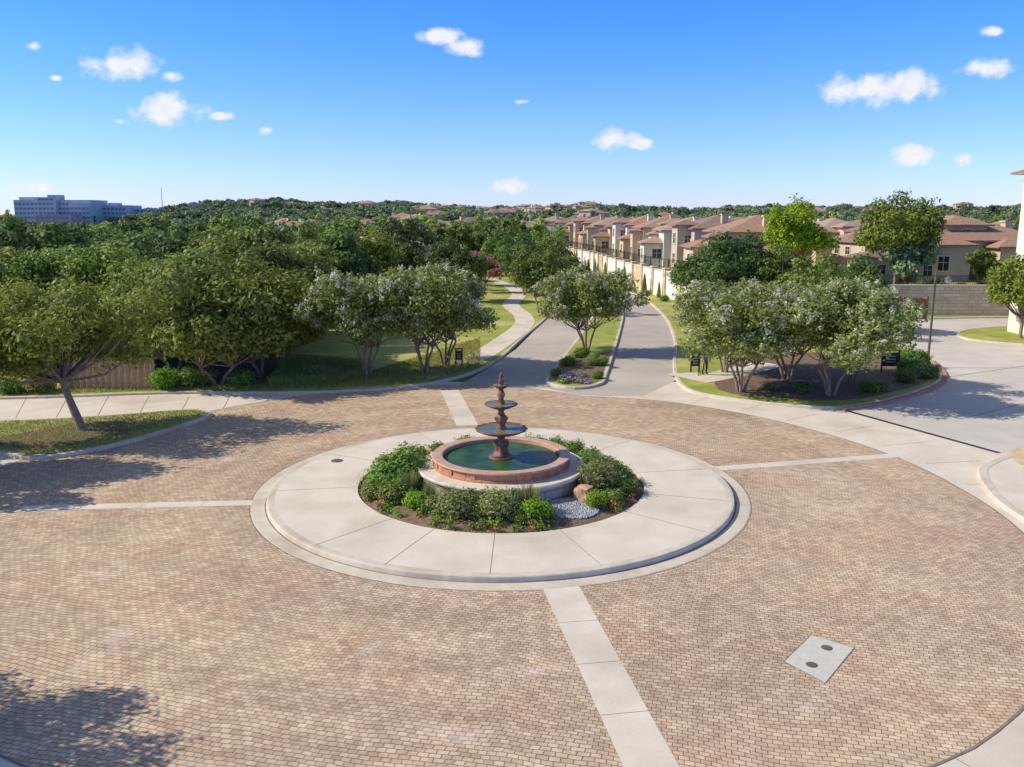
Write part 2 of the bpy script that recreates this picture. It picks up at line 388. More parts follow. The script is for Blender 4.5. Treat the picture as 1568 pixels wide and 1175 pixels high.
def make_tree(name, h, cr, th, nleaf, leaf, seed, fol, bark, multi=1, flowers=None, nflow=0, nclump=22, trunk_r=.16,
              squash=.8, lean=(0, 0), ell=1.0, crad=(.19, .19)):
    r = np.random.default_rng(seed); R = random.Random(seed)
    zc = th+(h-th)*.5; hz = (h-th)*.5; C = []; RA = []
    a0 = R.random()*6; asym = .16
    for i in range(nclump):
        d = r.normal(size=3); d /= np.linalg.norm(d)
        if d[2] < -.55: d[2] *= .4
        q = .42+.45*R.random()
        if i % 5 == 0: q = .97
        az = math.atan2(d[1], d[0]); q *= 1+asym*math.sin(az*2+a0)+asym*.7*math.sin(az*3+a0*2)
        rad = cr*(crad[0]+crad[1]*R.random())*(.75 if i % 5 == 0 else 1)
        C.append([lean[0]+d[0]*cr*q*1.02, lean[1]+d[1]*cr*q*1.02*ell, zc+d[2]*hz*q*.97]); RA.append(rad)
    C.append([lean[0], lean[1], zc]); RA.append(cr*.36)
    mb = MB()
    for t in range(multi):
        a = 2*math.pi*t/multi+R.random(); sp = 0 if multi == 1 else .14
        b = Vector((math.cos(a)*sp, math.sin(a)*sp, -.08))
        spread = .0 if multi == 1 else .22*cr
        tr = trunk_r/(multi**.4); tb = max(th, 1.0)
        m1 = Vector((lean[0]*.35+math.cos(a)*spread*.5+R.uniform(-.06, .06), lean[1]*.35+math.sin(a)*spread*.5, tb*.55))
        m2 = Vector((lean[0]*.75+math.cos(a)*spread, lean[1]*.75+math.sin(a)*spread, tb*1.08))
        mb.tube(b, b+(m1-b)*.12, tr*1.5, tr*1.05, 9); mb.tube(b+(m1-b)*.12, m1, tr*1.05, tr*.85, 9); mb.tube(m1, m2, tr*.85, tr*.7, 9)
        for i in range(t, len(C), multi):
            c = Vector(C[i]); mid = m2.lerp(c, .5)+Vector((R.uniform(-.15, .15), R.uniform(-.15, .15), -.1*(c-m2).length))
            mb.tube(m2, mid, tr*.42, tr*.25, 5); mb.tube(mid, c, tr*.25, tr*.08, 5)
            for s in range(2):
                e = c+Vector((R.uniform(-1, 1), R.uniform(-1, 1), R.uniform(-.3, .9)))*RA[i]*.7
                mb.tube(c, e, tr*.09, tr*.03, 4)
    TV, TQ = tubes_to_np(mb)
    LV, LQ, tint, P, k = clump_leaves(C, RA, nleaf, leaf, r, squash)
    if th < 1.0: LV[:, 2] = np.maximum(LV[:, 2], .02)
    Vs = [TV, LV]; Qs = [TQ, LQ+len(TV)]; MI = [np.zeros(len(TQ)), np.ones(len(LQ))]; T = [np.zeros(len(TQ)), tint]
    mats = [bark, fol]
    if flowers:
        cand = P[(P[:, 2] > zc-hz*.45)]
        dd = np.linalg.norm((cand-np.array([lean[0], lean[1], zc]))/np.array([cr, cr, hz]), axis=1)
        cand = cand[dd > np.quantile(dd, .72)]
        cc = cand[r.choice(len(cand), nflow)]+np.array([0, 0, .05])
        FV, FQ, ft, _, _ = clump_leaves(cc, np.full(nflow, .14)*(.6+.8*r.random(nflow)), nflow*18, .11, r, 1.3, .1)
        o = len(TV)+len(LV)
        Vs.append(FV); Qs.append(FQ+o); MI.append(np.full(len(FQ), 2)); T.append(ft); mats.append(flowers)
    return quadmesh(name, np.concatenate(Vs), np.concatenate(Qs), np.concatenate(MI), np.concatenate(T), mats)
def make_shrub(name, r0, h, n, leaf, seed, fol, flower=None, nf=0):
    r = np.random.default_rng(seed); C = []; RA = []
    for i in range(9):
        a = r.random()*6.28; q = r.random()**.5*.55*r0
        C.append([math.cos(a)*q, math.sin(a)*q, h*(.3+.32*r.random())]); RA.append(r0*(.38+.2*r.random()))
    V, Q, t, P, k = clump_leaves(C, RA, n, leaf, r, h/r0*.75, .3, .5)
    V[:, 2] = np.maximum(V[:, 2], -.02)
    mats = [fol]; MI = np.zeros(len(Q))
    if flower:
        sel = (r.random(len(Q)) < nf) & (P[:, 2] > h*.45); MI[sel] = 1; mats.append(flower)
    mb = MB()
    for c in C: mb.tube((0, 0, -.05), c, .025, .01, 4)
    TV, TQ = tubes_to_np(mb); mats.append(M_bark)
    return quadmesh(name, np.concatenate([V, TV]), np.concatenate([Q, TQ+len(V)]),
                    np.concatenate([MI, np.full(len(TQ), len(mats)-1)]), np.concatenate([t, np.zeros(len(TQ))]), mats)

# ------------------------------------------------------------------ terrain
AZ = np.array([-1.5, -.6, -.46, -.42, -.36, -.27, -.20, -.12, -.04, .02, .10, .2, .3, .45, .6, 1.5]); AM = np.array([-3, -3, 0, 6, 11, 14, 12, 12.5, 7.5, 8.5, 10, 6.5, 9, 6, 9, 5.])
def sstep(a, b, x):
    t = np.clip((x-a)/(b-a), 0, 1); return t*t*(3-2*t)
def hgt(x, y):
    y = max(y, 1e-3) if np.isscalar(y) else np.maximum(y, 1e-3)
    am = np.interp(x/np.maximum(y, 200), AZ, AM)
    h = am*sstep(300, 850, y)
    h = h+sstep(350, 700, y)*(2.2*np.sin(x*.011+1)*np.cos(y*.011)+1.3*np.sin(x*.031+y*.02))
    h = h*(1-.6*sstep(1300, 2600, y))
    return h
ys = np.concatenate([np.linspace(-300, 300, 41), np.geomspace(310, 9000, 90)])
xs0 = np.concatenate([-np.geomspace(9000, 300, 30), np.linspace(-290, 290, 50), np.geomspace(300, 9000, 30)])
mb = MB(); vs = []
for y in ys:
    for x in xs0: vs.append((x, y, float(hgt(x, y))-.06))
nx = len(xs0)
mb.add(vs, [(j*nx+i, j*nx+i+1, (j+1)*nx+i+1, (j+1)*nx+i) for j in range(len(ys)-1) for i in range(nx-1)])
mb.obj('ground_terrain', [M_terrain], True)

# ------------------------------------------------------------------ roads & pavements
sheet('concrete_pavement', [(-90, 2), (70, 2), (70, 46), (-90, 46)], 0.0, M_conc)
sheet('road', GP([(690, 597), (745, 566), (790, 535), (835, 490), (850, 470), (855, 450), (850, 430), (930, 415), (985, 450), (1045, 490), (1060, 560), (1036, 582), (985, 606), (920, 607), (880, 604), (835, 594)]), .004, M_road)
sheet('drive', GP([(1297, 629), (1532, 694), (1568, 683), (1760, 640), (1760, 484), (1568, 486), (1340, 488), (1330, 500), (1380, 560)]), .004, M_drive)
rad = {0: 15.4, 30: 15.3, 60: 15.6, 75: 15.2, 85: 16.6, 95: 17.6, 108: 18.1, 120: 18.0, 150: 17.8, 180: 18.6, 210: 18, 240: 16.8, 270: 16.5, 300: 16.6, 330: 16, 360: 15.4}
ak = sorted(rad); pl = []
for a in range(0, 360, 3):
    r_ = np.interp(a, ak, [rad[k] for k in ak]); pl.append((CX+r_*math.cos(math.radians(a)), CY+r_*math.sin(math.radians(a))))
sheet('brick_paving', pl, .008, M_paver)
mb = MB(); ribbon(mb, pl+[pl[0]], .05, .0115); mb.obj('paving_edge_joint', [M_joint])
def strip(a, b, w, name='concrete_strip'):
    mb = MB(); ribbon(mb, [a, b], w, .012)
    d = (Vector(b)-Vector(a)); L = d.length; n = int(L/2.4)
    for i in range(1, n+1):
        p = Vector(a)+d*(i/(n+1)); q = Vector((-d.y, d.x)).normalized()*w/2
        ribbon(mb, [tuple(p-q), tuple(p+q)], .013, .0145, 1)
    mb.obj(name, [M_conc, M_joint])
strip(G(859, 900), G(1005, 1190), .92)
strip(G(402, 770), G(30, 779), .5)
strip(G(1085, 719), G(1372, 698), .52)
strip(G(716, 652), G(688, 598), .95)
mb = MB()
for a in range(-62, 62, 9):
    c, s_ = math.cos(math.radians(a)), math.sin(math.radians(a))
    ribbon(mb, [(CX+15.9*c, CY+15.8*s_), (CX+18.2*c, CY+18.0*s_)], .016, .007)
for px in range(-100, 480, 62):
    a = G(px, 640); b = G(px+18, 607); ribbon(mb, [a, b], .025, .0065)
mb.obj('pavement_joints', [M_joint])
mb = MB(); ribbon(mb, GP([(1295, 629), (1530, 694)]), .22, .011); mb.obj('trench_drain', [M_black])
mb = MB(); ribbon(mb, GP([(1450, 578), (1600, 556)]), .05, .011); ribbon(mb, GP([(1480, 640), (1640, 600)]), .04, .0105)
ribbon(mb, GP([(1380, 515), (1600, 520)]), .05, .0108); mb.obj('drive_joints', [M_joint])

# raised lawns
A = smooth_open(GP([(-400, 615), (0, 612), (250, 604), (480, 603), (620, 595), (700, 580), (742, 565), (770, 548), (800, 520), (835, 490), (850, 470), (853, 450), (848, 430)]), 4)
A = A+[(0, 150), (0, 310), (-340, 310), (-340, 44)]
raised('lawn', A, .12, M_grass, M_conc2)
B = smooth_closed(GP([(836, 588), (845, 570), (862, 548), (890, 512), (905, 488), (903, 465), (885, 447), (905, 440), (935, 448), (952, 465), (955, 485), (950, 510), (940, 545), (930, 575), (922, 590), (880, 597)]), 4)
raised('median', B, .14, M_grass, M_conc2, .2)
Cc = smooth_open(GP([(905, 425), (940, 437), (965, 449), (990, 462), (1018, 488), (1032, 525), (1030, 560), (1040, 590), (1075, 606), (1180, 621), (1290, 627), (1375, 612), (1435, 590), (1442, 575), (1425, 555), (1385, 535), (1345, 505), (1335, 490)]), 5)
Cc = Cc+GP([(1568, 487), (1800, 487)])+[(120, 180), (6, 180)]
raised('right_lawn', Cc, .13, M_grass, M_conc2, .2)
E = smooth_closed(GP([(-260, 648), (0, 648), (150, 641), (285, 631), (320, 634), (316, 643), (220, 674), (120, 697), (45, 705), (0, 698), (-120, 688), (-300, 684)]), 4)
raised('left_planted_island', E, .14, M_grassdry, M_conc2)
raised('right_far_island', smooth_closed(GP([(1465, 513), (1505, 504), (1640, 500), (1700, 515), (1640, 532), (1500, 524)]), 4), .14, M_grass, M_conc2)
raised('corner_island', smooth_closed(GP([(1497, 728), (1512, 712), (1560, 697), (1660, 690), (1760, 790), (1640, 835), (1568, 800), (1520, 765)]), 4), .13, M_conc, M_conc2, .3)
sheet('corner_gravel_bed', smooth_closed(GP([(1545, 697), (1600, 690), (1690, 760), (1620, 770), (1560, 716)]), 3), .134, M_stone_g)
mb = MB(); ribbon(mb, smooth_open(GP([(1292, 629), (1378, 614), (1438, 592), (1446, 575), (1430, 556)]), 5), .2, -.02, 0, .165); mb.obj('red_kerb', [M_redkerb])
sheet('mulch_bed', smooth_closed(GP([(250, 598), (400, 598), (520, 592), (580, 580), (560, 562), (520, 550), (400, 545), (200, 560)]), 3), .125, M_soil)
sheet('myrtle_bed', smooth_closed(GP([(1100, 600), (1180, 612), (1290, 617), (1370, 603), (1425, 584), (1410, 562), (1350, 545), (1200, 545), (1110, 570)]), 3), .135, M_soil)
sheet('median_bed', smooth_closed(GP([(846, 585), (860, 562), (875, 545), (930, 545), (926, 565), (914, 588), (880, 592)]), 3), .145, M_soil)
sheet('island_mulch', smooth_closed(GP([(20, 672), (120, 652), (200, 652), (240, 655), (160, 675), (70, 694), (20, 690), (-60, 680)]), 3), .145, M_soil)
mb = MB(); ribbon(mb, smooth_open(GP([(640, 582), (700, 562), (740, 545), (775, 522), (802, 500), (800, 485), (782, 468), (795, 452), (780, 440), (757, 431), (735, 422)]), 6), 1.7, .126); mb.obj('footpath', [M_conc])
mb = MB(); ribbon(mb, GP([(1045, 575), (1075, 585), (1120, 575), (1180, 560)]), 2.0, .137); mb.obj('walkway', [M_conc])

# ------------------------------------------------------------------ roundabout island + fountain
mb = MB()
mb.lathe([(8.13, .0), (8.11, .014), (7.70, .012)], CX, CY, 160, 1)
mb.lathe([(7.70, .012), (7.655, .013)], CX, CY, 160, 2)
mb.lathe([(7.655, .0), (7.64, .13), (7.62, .155), (7.57, .163), (7.4, .163)], CX, CY, 160, 1)
mb.lathe([(7.4, .163), (4.78, .19), (4.76, .05)], CX, CY, 160, 0)
for a in (12, 47, 82, 118, 152, 187, 228, 247, 268.5, 291, 322, 345):
    c, s_ = math.cos(math.radians(a)), math.sin(math.radians(a))
    w = .007; p0 = (CX+4.8*c, CY+4.8*s_); p1 = (CX+7.5*c, CY+7.5*s_)
    mb.add([(p0[0]-s_*w, p0[1]+c*w, .1935), (p0[0]+s_*w, p0[1]-c*w, .1935), (p1[0]+s_*w, p1[1]-c*w, .1675), (p1[0]-s_*w, p1[1]+c*w, .1675)], [(0, 1, 2, 3)], 2)
mb.lathe([(8.14, .0095), (8.17, .0092)], CX, CY, 160, 2)
mb.obj('roundabout_island', [M_conc, M_conc2, M_joint])
mb = MB(); mb.lathe([(4.77, .10), (4.5, .17), (3.8, .24), (2.7, .3), (.1, .3)], CX, CY, 96); mb.obj('planting_bed', [M_soil], True)
px_, py_ = G(516, 706, .17)
mb = MB(); mb.lathe([(.22, .176), (.22, .188), (.18, .192), (.01, .192)], px_, py_, 32); mb.obj('manhole_cover', [M_cover])

fo = empty('fountain', (0, 0, 0))
mb = MB(); mb.lathe([(2.72, .15), (2.72, .72)], CX, CY, 128); mb.obj('base_wall', [M_basestone], parent=fo)
mb = MB(); mb.lathe([(2.70, .72), (2.80, .72), (2.82, .75), (2.82, .80), (2.79, .83), (2.2, .84)], CX, CY, 128); mb.obj('coping', [M_coping], parent=fo)
mb = MB(); mb.lathe([(2.30, .84), (2.30, .9), (2.24, .92), (2.24, 1.1)], CX, CY, 128)
for i in range(16):
    a = i*math.pi/8; mb.obox(CX+2.245*math.cos(a), CY+2.245*math.sin(a), .92, 1.1, .06, .16, a)
mb.obj('pool_wall', [M_redgran], parent=fo)
mb = MB(); mb.lathe([(2.24, 1.1), (2.31, 1.11), (2.33, 1.14), (2.31, 1.18), (2.0, 1.18), (1.96, 1.16), (1.95, .8)], CX, CY, 128); mb.obj('pool_rim', [M_rimred], parent=fo)
mb = MB(); mb.disc(CX, CY, 1.96, 1.04, 96); mb.obj('pool_water', [M_water], parent=fo)
prof = [(.0, 1.0), (.30, 1.0), (.32, 1.12), (.28, 1.18), (.20, 1.24), (.17, 1.36), (.22, 1.5), (.21, 1.6), (.12, 1.68), (.14, 1.78), (.3, 1.83), (.6, 1.9), (.82, 1.99),
        (.87, 2.03), (.85, 2.06), (.79, 2.02), (.5, 1.98), (.17, 1.97), (.18, 2.06), (.12, 2.15), (.16, 2.28), (.21, 2.4), (.14, 2.5), (.09, 2.6), (.12, 2.68), (.3, 2.74), (.5, 2.83),
        (.55, 2.87), (.53, 2.9), (.47, 2.87), (.3, 2.85), (.12, 2.84), (.12, 2.95), (.08, 3.05), (.14, 3.18), (.1, 3.3), (.07, 3.38), (.16, 3.42), (.25, 3.49), (.27, 3.52), (.23, 3.53),
        (.07, 3.51), (.08, 3.58), (.11, 3.66), (.05, 3.74), (.075, 3.8), (.04, 3.88), (.0, 3.96)]
def lobe(r, z, a):
    if 1.2 < z < 1.66: return r*(1+.22*math.cos(4*a))
    if 2.15 < z < 2.5: return r*(1+.15*math.cos(4*a))
    if r > .5 and z > 1.85: return r*(1+.025*math.cos(16*a))
    return r
mb = MB(); mb.lathe(prof, CX, CY, 64, 0, lobe)
mb.lathe([(.2, 1.0), (.42, 1.0), (.42, 1.07), (.38, 1.10), (.2, 1.1)], CX, CY, 48)
mb.obj('tiered_bowls', [M_bronze], True, fo)
mb = MB(); mb.disc(CX, CY, .80, 2.025, 48); mb.disc(CX, CY, .49, 2.875, 40); mb.disc(CX, CY, .22, 3.522, 24); mb.obj('bowl_water', [M_bowlw], parent=fo)

# shrubs in bed
shA = [make_shrub('shrub_mesh', .8, .95, 5600, .085, 11, F_shrubA), make_shrub('shrub_mesh', .8, .9, 4600, .075, 12, F_shrubB),
       make_shrub('shrub_mesh', .6, .7, 4000, .07, 13, F_shrubC), make_shrub('shrub_mesh', .5, .5, 2800, .065, 14, F_shrubA, F_redfl, .10)]
def bz(dx, dy): return .17+.1*max(0, 4.7-math.hypot(dx, dy))/2-.03
for dx, dy, k, s_ in [(-3.45, -.4, 0, 1.3), (-2.9, .5, 0, .9), (-3.9, -.6, 3, 1.1), (-3.1, -1.3, 0, .8), (-2.5, -2.7, 2, .85), (-1.9, -3.1, 3, 1.1), (-1.25, -3.35, 1, .95), (-.55, -3.7, 3, .9), (.0, -3.45, 1, 1.0),
                      (1.15, -3.75, 2, 1.0), (.65, -3.9, 3, .8), (3.15, -.9, 1, 1.15), (3.0, -2.65, 2, .8), (3.5, -2.1, 3, .9), (4.0, -1.2, 3, 1.0), (3.7, -.1, 0, .8), (3.6, .9, 3, 1.2), (4.1, .2, 3, .9), (3.1, 1.5, 0, .7),
                      (2.6, 3.1, 0, .7), (3.2, 2.2, 3, 1.1), (-2.4, 3.2, 3, 1.0), (-3.2, 1.9, 0, .9), (-3.8, .8, 3, 1.1), (-3.4, -2.0, 3, 1.2), (-4.1, -1.5, 3, .9), (0, 3.9, 3, 1.0), (1.3, 3.8, 1, .7), (-1.4, 3.8, 1, .7), (2.0, 3.5, 0, .7)]:
    put('flowering_shrub' if k == 3 else 'garden_shrub', shA[k], (CX+dx, CY+dy, bz(dx, dy)), random.random()*6, s_)
r = np.random.default_rng(5); C = []; RA = []
for i in range(300):
    a = r.random()*6.283; q = 3.1+1.5*r.random()**.7
    ddx, ddy = q*math.cos(a), q*math.sin(a)
    if math.hypot(ddx-2.15, (ddy+2.85)*1.1) < .95: continue
    C.append([CX+ddx, CY+ddy, .20+.10*r.random()]); RA.append(.11+.17*r.random())
V, Q, t, P, k = clump_leaves(C, RA, 20000, .07, r, .9, .2, .5)
MI = (k % 4); MI = np.where((MI == 3) & (r.random(len(k)) < .6), 0, MI)
put('ground_cover_plants', quadmesh('ground_cover_plants', V, Q, MI, t, [F_shrubA, F_shrubB, F_shrubC, F_redfl]))
def tuft(name, n, h, seed):
    r = np.random.default_rng(seed); a = r.random(n)*6.28; q = r.random(n)*.12; P = np.stack([np.cos(a)*q, np.sin(a)*q, np.zeros(n)], 1)
    hh = h*(.6+.5*r.random(n)); a2 = a+r.normal(size=n)*.4; le = np.stack([np.cos(a2), np.sin(a2), np.zeros(n)], 1)*(hh*.45*r.random(n))[:, None]; le[:, 2] = hh
    d = np.stack([-np.sin(a2), np.cos(a2), np.zeros(n)], 1)*.009
    V = np.stack([P-d, P+d, P+le+d*.3, P+le-d*.3], 1).reshape(-1, 3)
    return quadmesh(name, V, np.arange(n*4).reshape(-1, 4), np.zeros(n), r.random(n), [F_shrubB])
tf = tuft('tuft_mesh', 420, .75, 4)
for dx, dy in [(-1.5, -3.0), (-.9, -3.1), (-.3, -3.1), (.45, -3.2), (2.9, -1.5), (3.4, -.4), (-2.9, -1.7), (-3.3, .4), (.9, -3.2), (3.3, 1.0), (-2.2, -2.3)]:
    put('ornamental_grass', tf, (CX+dx, CY+dy, bz(dx, dy)), random.random()*6, random.uniform(.8, 1.2))
def rock(name, x, y, z, sx, sy, sz, seed, mat):
    bm = bmesh.new(); bmesh.ops.create_cube(bm, size=1); bmesh.ops.subdivide_edges(bm, edges=bm.edges, cuts=4, use_grid_fill=True)
    for v in bm.verts:
        n_ = v.co.normalized()*.62; v.co = v.co.lerp(n_, .35)
        d = noise.noise(v.co*2.2+Vector((seed, 0, 0)))*.16; v.co += v.co.normalized()*d
        v.co = Vector((v.co.x*sx, v.co.y*sy, v.co.z*sz))
    me = bpy.data.meshes.new(name); bm.to_mesh(me); bm.free(); me.materials.append(mat)
    put(name, me, (x, y, z), seed)
rock('boulder', CX+2.62, CY-2.0, .42, .55, .45, .5, 1, M_rock)
rock('boulder', CX-2.75, CY+2.3, .38, .7, .4, .5, 2, M_rock)
rock('boulder', CX+1.9, CY+3.3, .34, .5, .3, .4, 3, M_rock)
mb = MB()
R = random.Random(3)
for i in range(1700):
    a = R.random()*6.28; q = R.random()**.5
    x = CX+2.15+.85*q*math.cos(a); y = CY-2.85+.8*q*math.sin(a); s_ = R.uniform(.02, .055); z = bz(x-CX, y-CY)+.06
    mb.add([(x+s_, y, z), (x, y+s_, z), (x-s_, y, z), (x, y-s_, z), (x, y, z+s_*.9), (x, y, z-s_)], [(0, 1, 4), (1, 2, 4), (2, 3, 4), (3, 0, 4), (1, 0, 5), (2, 1, 5), (3, 2, 5), (0, 3, 5)])
mb.obj('river_gravel', [M_gravel])

mb = MB(); q = GP([(1200, 1014), (1242, 973), (1308, 993), (1264, 1047)]); mb.add([(x, y, .014) for x, y in q], [(0, 1, 2, 3)] if area(q) > 0 else [(3, 2, 1, 0)])
ribbon(mb, q+[q[0]], .02, .0165, 1)
mb.obj('utility_pad', [noisy('grey_concrete', (.56, .52, .43), (.50, .46, .37), 5, bump=.2), M_joint])
for a, b in ((1266, 993), (1243, 1019)):
    x, y = G(a, b); mb = MB(); mb.lathe([(.10, .012), (.10, .022), (.08, .024), (.001, .024)], x, y, 28); mb.lathe([(.12, .0155), (.102, .0155)], x, y, 28); mb.obj('valve_cover', [M_cover])

# ------------------------------------------------------------------ trees (individual)
oakN = [make_tree('oak_mesh', 7.2, 3.3, 1.5, 14000, .24, 20+i, [F_oak, F_oak2, F_dark][i], M_bark, multi=[2, 1, 3][i], nclump=34) for i in range(3)]
oakL = [make_tree('low_oak_mesh', 7.3, 3.9, .2, 19000, .24, 25+i, [F_oak, F_oak2][i], M_bark, multi=2, nclump=44) for i in range(2)]
elm = make_tree('elm_mesh', 5.9, 3.2, 1.8, 21000, .15, 31, F_oak2, M_bark, multi=1, nclump=38, trunk_r=.17, lean=(-.9, .1))
myr = [make_tree('myrtle_mesh', 6.3, 3.2, 1.45, 20000, .17, 41+i, F_myrtle, M_barkpale, multi=4, flowers=F_flower, nflow=[300, 150, 230][i], nclump=40, trunk_r=.14) for i in range(3)]
brt = make_tree('bright_mesh', 8.6, 3.0, 1.6, 15000, .25, 51, F_bright, M_bark, multi=1, nclump=34, squash=1.0)
pinkm = make_tree('pink_mesh', 3.6, 1.6, 1.0, 6000, .16, 52, F_myrtle, M_barkpale, multi=3, flowers=F_pink, nflow=300)
def tree(name, me, px, py, sc=1, rot=None, z=.12, sz=None):
    x, y = G(px, py, z)
    return put(name, me, (x, y, z), random.random()*6 if rot is None else rot, sc if sz is None else (sc, sc, sz))
tree('elm_tree', elm, 128, 660, 1.08, 0)
put('elm_tree', oakN[1], (-21.6, 28.4, 0), 1, .86)
put('elm_tree', oakN[0], (-26.5, 31.0, .1), 2, .8)
put('elm_tree', elm, (-14.0, 13.6, 0), 2, .82)
tree('crape_myrtle_tree', myr[0], 562, 577, 1.0, 1.0)
tree('crape_myrtle_tree', myr[1], 650, 572, 1.0, 2.0)
tree('crape_myrtle_tree', myr[2], 682, 560, .95, 4.0)
tree('crape_myrtle_tree', myr[0], 898, 538, .92, 3.0, .14)
tree('crape_myrtle_tree', myr[0], 1134, 600, 1.06, 4.2, .13, .9)
tree('crape_myrtle_tree', myr[2], 1272, 606, 1.02, .6, .13, .9)
tree('crape_myrtle_tree', myr[1], 1205, 582, 1.1, 2.6, .13, .9)
tree('crape_myrtle_tree', myr[2], 1305, 584, .88, 5.2, .13, .86)
tree('crape_myrtle_tree', myr[1], 1110, 570, .9, 1.2, .13, .9)
tree('crape_myrtle_tree', pinkm, 740, 448, 1.1)
tree('crape_myrtle_tree', pinkm, 730, 438, 1.2)
for px, py, s_, k in [(1100, 505, .98, 2), (1155, 500, .95, 2), (1075, 490, .85, 2), (1235, 515, .78, 0), (1300, 505, .76, 2), (1190, 505, .85, 0),
                      (826, 480, .86, 0), (850, 462, .86, 2), (803, 452, .9, 2), (765, 428, .9, 0), (790, 434, .95, 0), (700, 462, .85, 2),
                      (835, 436, .95, 0), (742, 412, 1, 2)]:
    tree('live_oak_tree', oakN[k], px, py, s_)
for px, py, s_, k, sz in [(335, 590, .98, 0, .92), (400, 578, .9, 1, .88), (270, 572, .95, 0, .98), (200, 556, .95, 1, .95), (436, 562, .8, 0, .8), (60, 556, 1.0, 0, .98), (130, 548, .95, 0, .95), (-30, 560, 1, 1, .95), (330, 550, 1, 1, 1.0), (455, 520, .9, 0, .95), (390, 535, 1, 0, 1)]:
    tree('live_oak_tree', oakL[k], px, py, s_, None, .12, sz)
put('cedar_elm_tree', brt, (28.3, 85, 2.2), 0, (1.05, 1.05, 1.02))
put('cedar_elm_tree', oakN[1], (36.8, 82, 2.2), 0, (1.05, 1.05, 1.25))
put('cedar_elm_tree', brt, (-27.5, 62, .1), 2, (.7, .7, .70))
put('cedar_elm_tree', brt, (-8.5, 150, .1), 2, (.9, .9, .80))
tree('cedar_elm_tree', oakN[1], 1562, 518, .85, 2, .14, .84)

# ------------------------------------------------------------------ fence at left, shrubs, beds
mb = MB(); x0, y0 = G(95, 600); x = x0
R = random.Random(5)
i = 0
while x < G(240, 599)[0]:
    hh = 1.8+R.uniform(-.03, .03); off = .0 if i % 2 else .018
    mb.box(x, x+.15, y0+off, y0+off+.022, .08, hh, i % 2); x += .165; i += 1
mb.box(x0, x, y0+.045, y0+.09, .4, .5); mb.box(x0, x, y0+.045, y0+.09, 1.35, 1.45)
xx = x0
while xx < x: mb.box(xx-.05, xx+.05, y0+.09, y0+.19, .05, 1.9, 1); xx += 2.4
mb.obj('wooden_fence', [M_wood, M_wood2])
for px, py, k, s_ in [(256, 595, 2, 1.6), (290, 592, 0, 1.2), (480, 580, 1, .9), (512, 584, 1, .7), (455, 586, 1, .7), (535, 572, 1, .7), (372, 590, 0, 1.0), (310, 590, 1, 1.0), (15, 602, 0, 1.0), (60, 600, 1, 1.2),
                      (1395, 574, 0, 1.1), (1410, 578, 1, 1.0), (1385, 585, 0, .8), (1330, 600, 0, .7), (1350, 598, 1, .6), (1230, 600, 0, .6), (1180, 598, 1, .5), (1425, 578, 0, .8), (1400, 560, 0, 1.2), (1380, 560, 0, 1.0),
                      (870, 560, 0, .7), (905, 560, 1, .7), (922, 560, 0, .6), (890, 548, 0, .8), (912, 550, 2, .7), (852, 576, 0, .5), (915, 580, 0, .5)]:
    x, y = G(px, py, .12); put('hedge_shrub', shA[k], (x, y, .12), random.random()*6, s_)
r = np.random.default_rng(9); C = []; RA = []
for i in range(40):
    x, y = G(858+40*r.random(), 577+11*r.random(), .14); C.append([x, y, .25]); RA.append(.18)
V, Q, t, P, k = clump_leaves(C, RA, 2600, .08, r, .8, .2, .5)
put('purple_flower_bed', quadmesh('purple_flower_bed', V, Q, (k % 2 == 0).astype(int), t, [F_purple, F_shrubA]))
def blades(name, regions, n, h, seed, z=.12):
    r = np.random.default_rng(seed); P = []
    for poly in regions:
        b = np.array(poly); x0, y0 = b.min(0); x1, y1 = b.max(0)
        X = x0+(x1-x0)*r.random(n); Y = y0+(y1-y0)*r.random(n)
        ins = np.zeros(n, bool); j = len(b)-1
        for i in range(len(b)):
            xi, yi = b[i]; xj, yj = b[j]
            c = ((yi > Y) != (yj > Y)) & (X < (xj-xi)*(Y-yi)/(yj-yi+1e-12)+xi); ins ^= c; j = i
        P.append(np.stack([X[ins], Y[ins], np.full(ins.sum(), z)], 1))
    P = np.concatenate(P); n = len(P); a = r.random(n)*6.28; w = .012+.012*r.random(n); hh = h*(.5+r.random(n))
    d = np.stack([np.cos(a), np.sin(a), np.zeros(n)], 1)*w[:, None]; le = r.normal(size=(n, 3))*hh[:, None]*.35; le[:, 2] = hh
    V = np.stack([P-d, P+d, P+le+d*.3, P+le-d*.3], 1).reshape(-1, 3)
    return put(name, quadmesh(name, V, np.arange(n*4).reshape(-1, 4), np.zeros(n), r.random(n), [F_grass]))
blades('grass_blades', [inset(ccw(E), .3)], 35000, .07, 1)
blades('lawn_grass_blades', [GP([(0, 610), (250, 601), (480, 600), (620, 592), (735, 565), (735, 520), (560, 575), (300, 594), (0, 602)])], 120000, .10, 2)
blades('liriope_tufts', [GP([(410, 596), (520, 590), (570, 578), (550, 560), (440, 556)])], 26000, .32, 3)

